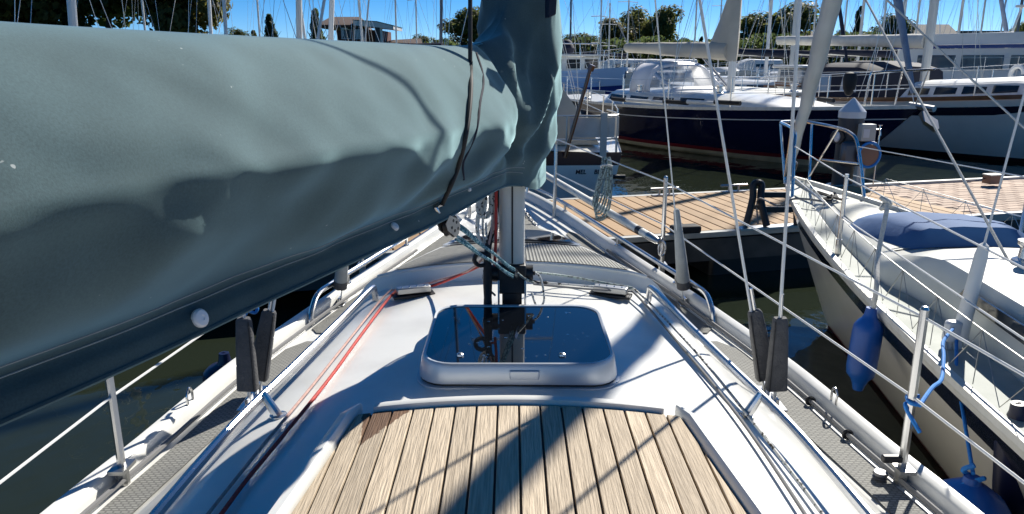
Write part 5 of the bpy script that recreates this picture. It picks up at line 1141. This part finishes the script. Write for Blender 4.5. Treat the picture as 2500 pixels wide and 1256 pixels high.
m = MB(); m.prism([V(hx(868), YH - 1.0, hz(51)), V(hx(925), YH - 1.0, hz(54)), V(hx(964), YH - 1.0, hz(64)), V(hx(964), YH + 6, hz(64)), V(hx(925), YH + 6, hz(54)), V(hx(868), YH + 6, hz(51))], [V(hx(868), YH - 1.0, hz(63)), V(hx(925), YH - 1.0, hz(68)), V(hx(964), YH - 1.0, hz(73)), V(hx(964), YH + 6, hz(73)), V(hx(925), YH + 6, hz(68)), V(hx(868), YH + 6, hz(63))]); m.build('canopy_roof', 'fascia', hs)
m = MB(); m.prism([V(hx(867), YH - 1.1, hz(49.5)), V(hx(925), YH - 1.1, hz(53)), V(hx(965), YH - 1.1, hz(63)), V(hx(965), YH + 6.1, hz(63)), V(hx(925), YH + 6.1, hz(53)), V(hx(867), YH + 6.1, hz(49.5))], [V(hx(867), YH - 1.1, hz(51.4)), V(hx(925), YH - 1.1, hz(54.8)), V(hx(965), YH - 1.1, hz(64.8)), V(hx(965), YH + 6.1, hz(64.8)), V(hx(925), YH + 6.1, hz(54.8)), V(hx(867), YH + 6.1, hz(51.4))]); m.build('roof_edge', 'teal_trim', hs)
m = MB(); m.box((hx(924), YH - .4, hz(85)), (.55, .55, hz(66) - hz(104))); m.build('column', 'black', hs); m = MB(); m.box((hx(931), YH - .4, hz(85)), (.35, .4, hz(66) - hz(104))); m.build('column_face', 'fascia', hs)
for px in (845, 876): window(wl, V(hx(px), YH - .02, hz(84)), 1.0, 1.0)
m = MB(); m.prism([V(hx(833), YH - .7, hz(65)), V(hx(856), YH - .7, hz(65)), V(hx(850), YH - .7, hz(72)), V(hx(838), YH - .7, hz(72))], [V(hx(833), YH - .3, hz(65)), V(hx(856), YH - .3, hz(65)), V(hx(850), YH - .3, hz(72)), V(hx(838), YH - .3, hz(72))]); m.build('eave_panel', 'fascia', hs)
m = MB(); m.prism([V(hx(930), YH + 2, hz(103)), V(hx(1025), YH + 2, hz(106)), V(hx(1012), YH + 6, hz(91)), V(hx(938), YH + 6, hz(95))], [V(hx(930), YH + 2, .5), V(hx(1025), YH + 2, .5), V(hx(1025), YH + 10, .5), V(hx(930), YH + 10, .5)])
tag(m.build('low_house', 'roof_dark'), 'low house with brown hipped roof right of the brick house', 'house')
# ---- houses on the right
def house(label, pxa, pxb, pye, pyr, Y, wallm, roofm, nw=3, dp=8, flat=False, wy=None, floors=1):
    x0, x1 = PY(pxa, 80, Y).x, PY(pxb, 80, Y).x; ze, zr = PY(1250, pye, Y).z, PY(1250, pyr, Y).z
    h = thing('row_house', label, 'house', V((x0 + x1) / 2, Y + dp / 2, .5), 'houses on the far bank'); m = MB(); m.ext([(x0, Y), (x1, Y), (x1, Y + dp), (x0, Y + dp)], .5, ze); wl = m.build('wall', wallm, h); e = .5
    m = MB()
    if flat: m.ext([(x0 - e, Y - e), (x1 + e, Y - e), (x1 + e, Y + dp + e), (x0 - e, Y + dp + e)], ze, zr)
    else: m.loft([[V(x0 - e, Y - e, ze - .15), V(x0 - e, Y + dp / 2, zr), V(x0 - e, Y + dp + e, ze - .15)], [V(x1 + e, Y - e, ze - .15), V(x1 + e, Y + dp / 2, zr), V(x1 + e, Y + dp + e, ze - .15)]], closed=True, cap=True)
    r = m.build('roof', roofm, h, ang=20)
    if not flat: m = MB(); m.box((lerp(x0, x1, .3), Y + dp / 2, zr + .3), (.9, .9, 1.4)); m.build('chimney', 'wall_brick', r)
    for f in range(floors):
        for k in range(nw): window(wl, V(lerp(x0, x1, (k + .5) / nw), Y - .02, ze - 1.2 - 2.7 * f), min(1.6, (x1 - x0) / nw * .55), 1.3)
    return h
house('dark tall row house with grey gables behind the motor sailer', 2190, 2345, 96, 57, 106, 'render_grey', 'roof_grey', nw=4, floors=2)
house('low dark house with flat roof at the right edge', 2345, 2470, 88, 76, 112, 'render_grey', 'roof_grey', nw=4, flat=True)
house('reddish brick house behind the cream forestay', 1900, 2010, 110, 74, 104, 'wall_brick', 'roof_dark', nw=3)
house('brick house with dark roof behind the navy yacht spars', 1985, 2070, 128, 100, 112, 'wall_brick', 'roof_grey', nw=3)
house('small grey house behind the blue motor vessel', 1330, 1450, 128, 108, 100, 'render_grey', 'wall_brick', nw=3)
house('long low terrace behind the poplar', 2070, 2250, 130, 108, 120, 'wall_brick', 'roof_grey', nw=5)
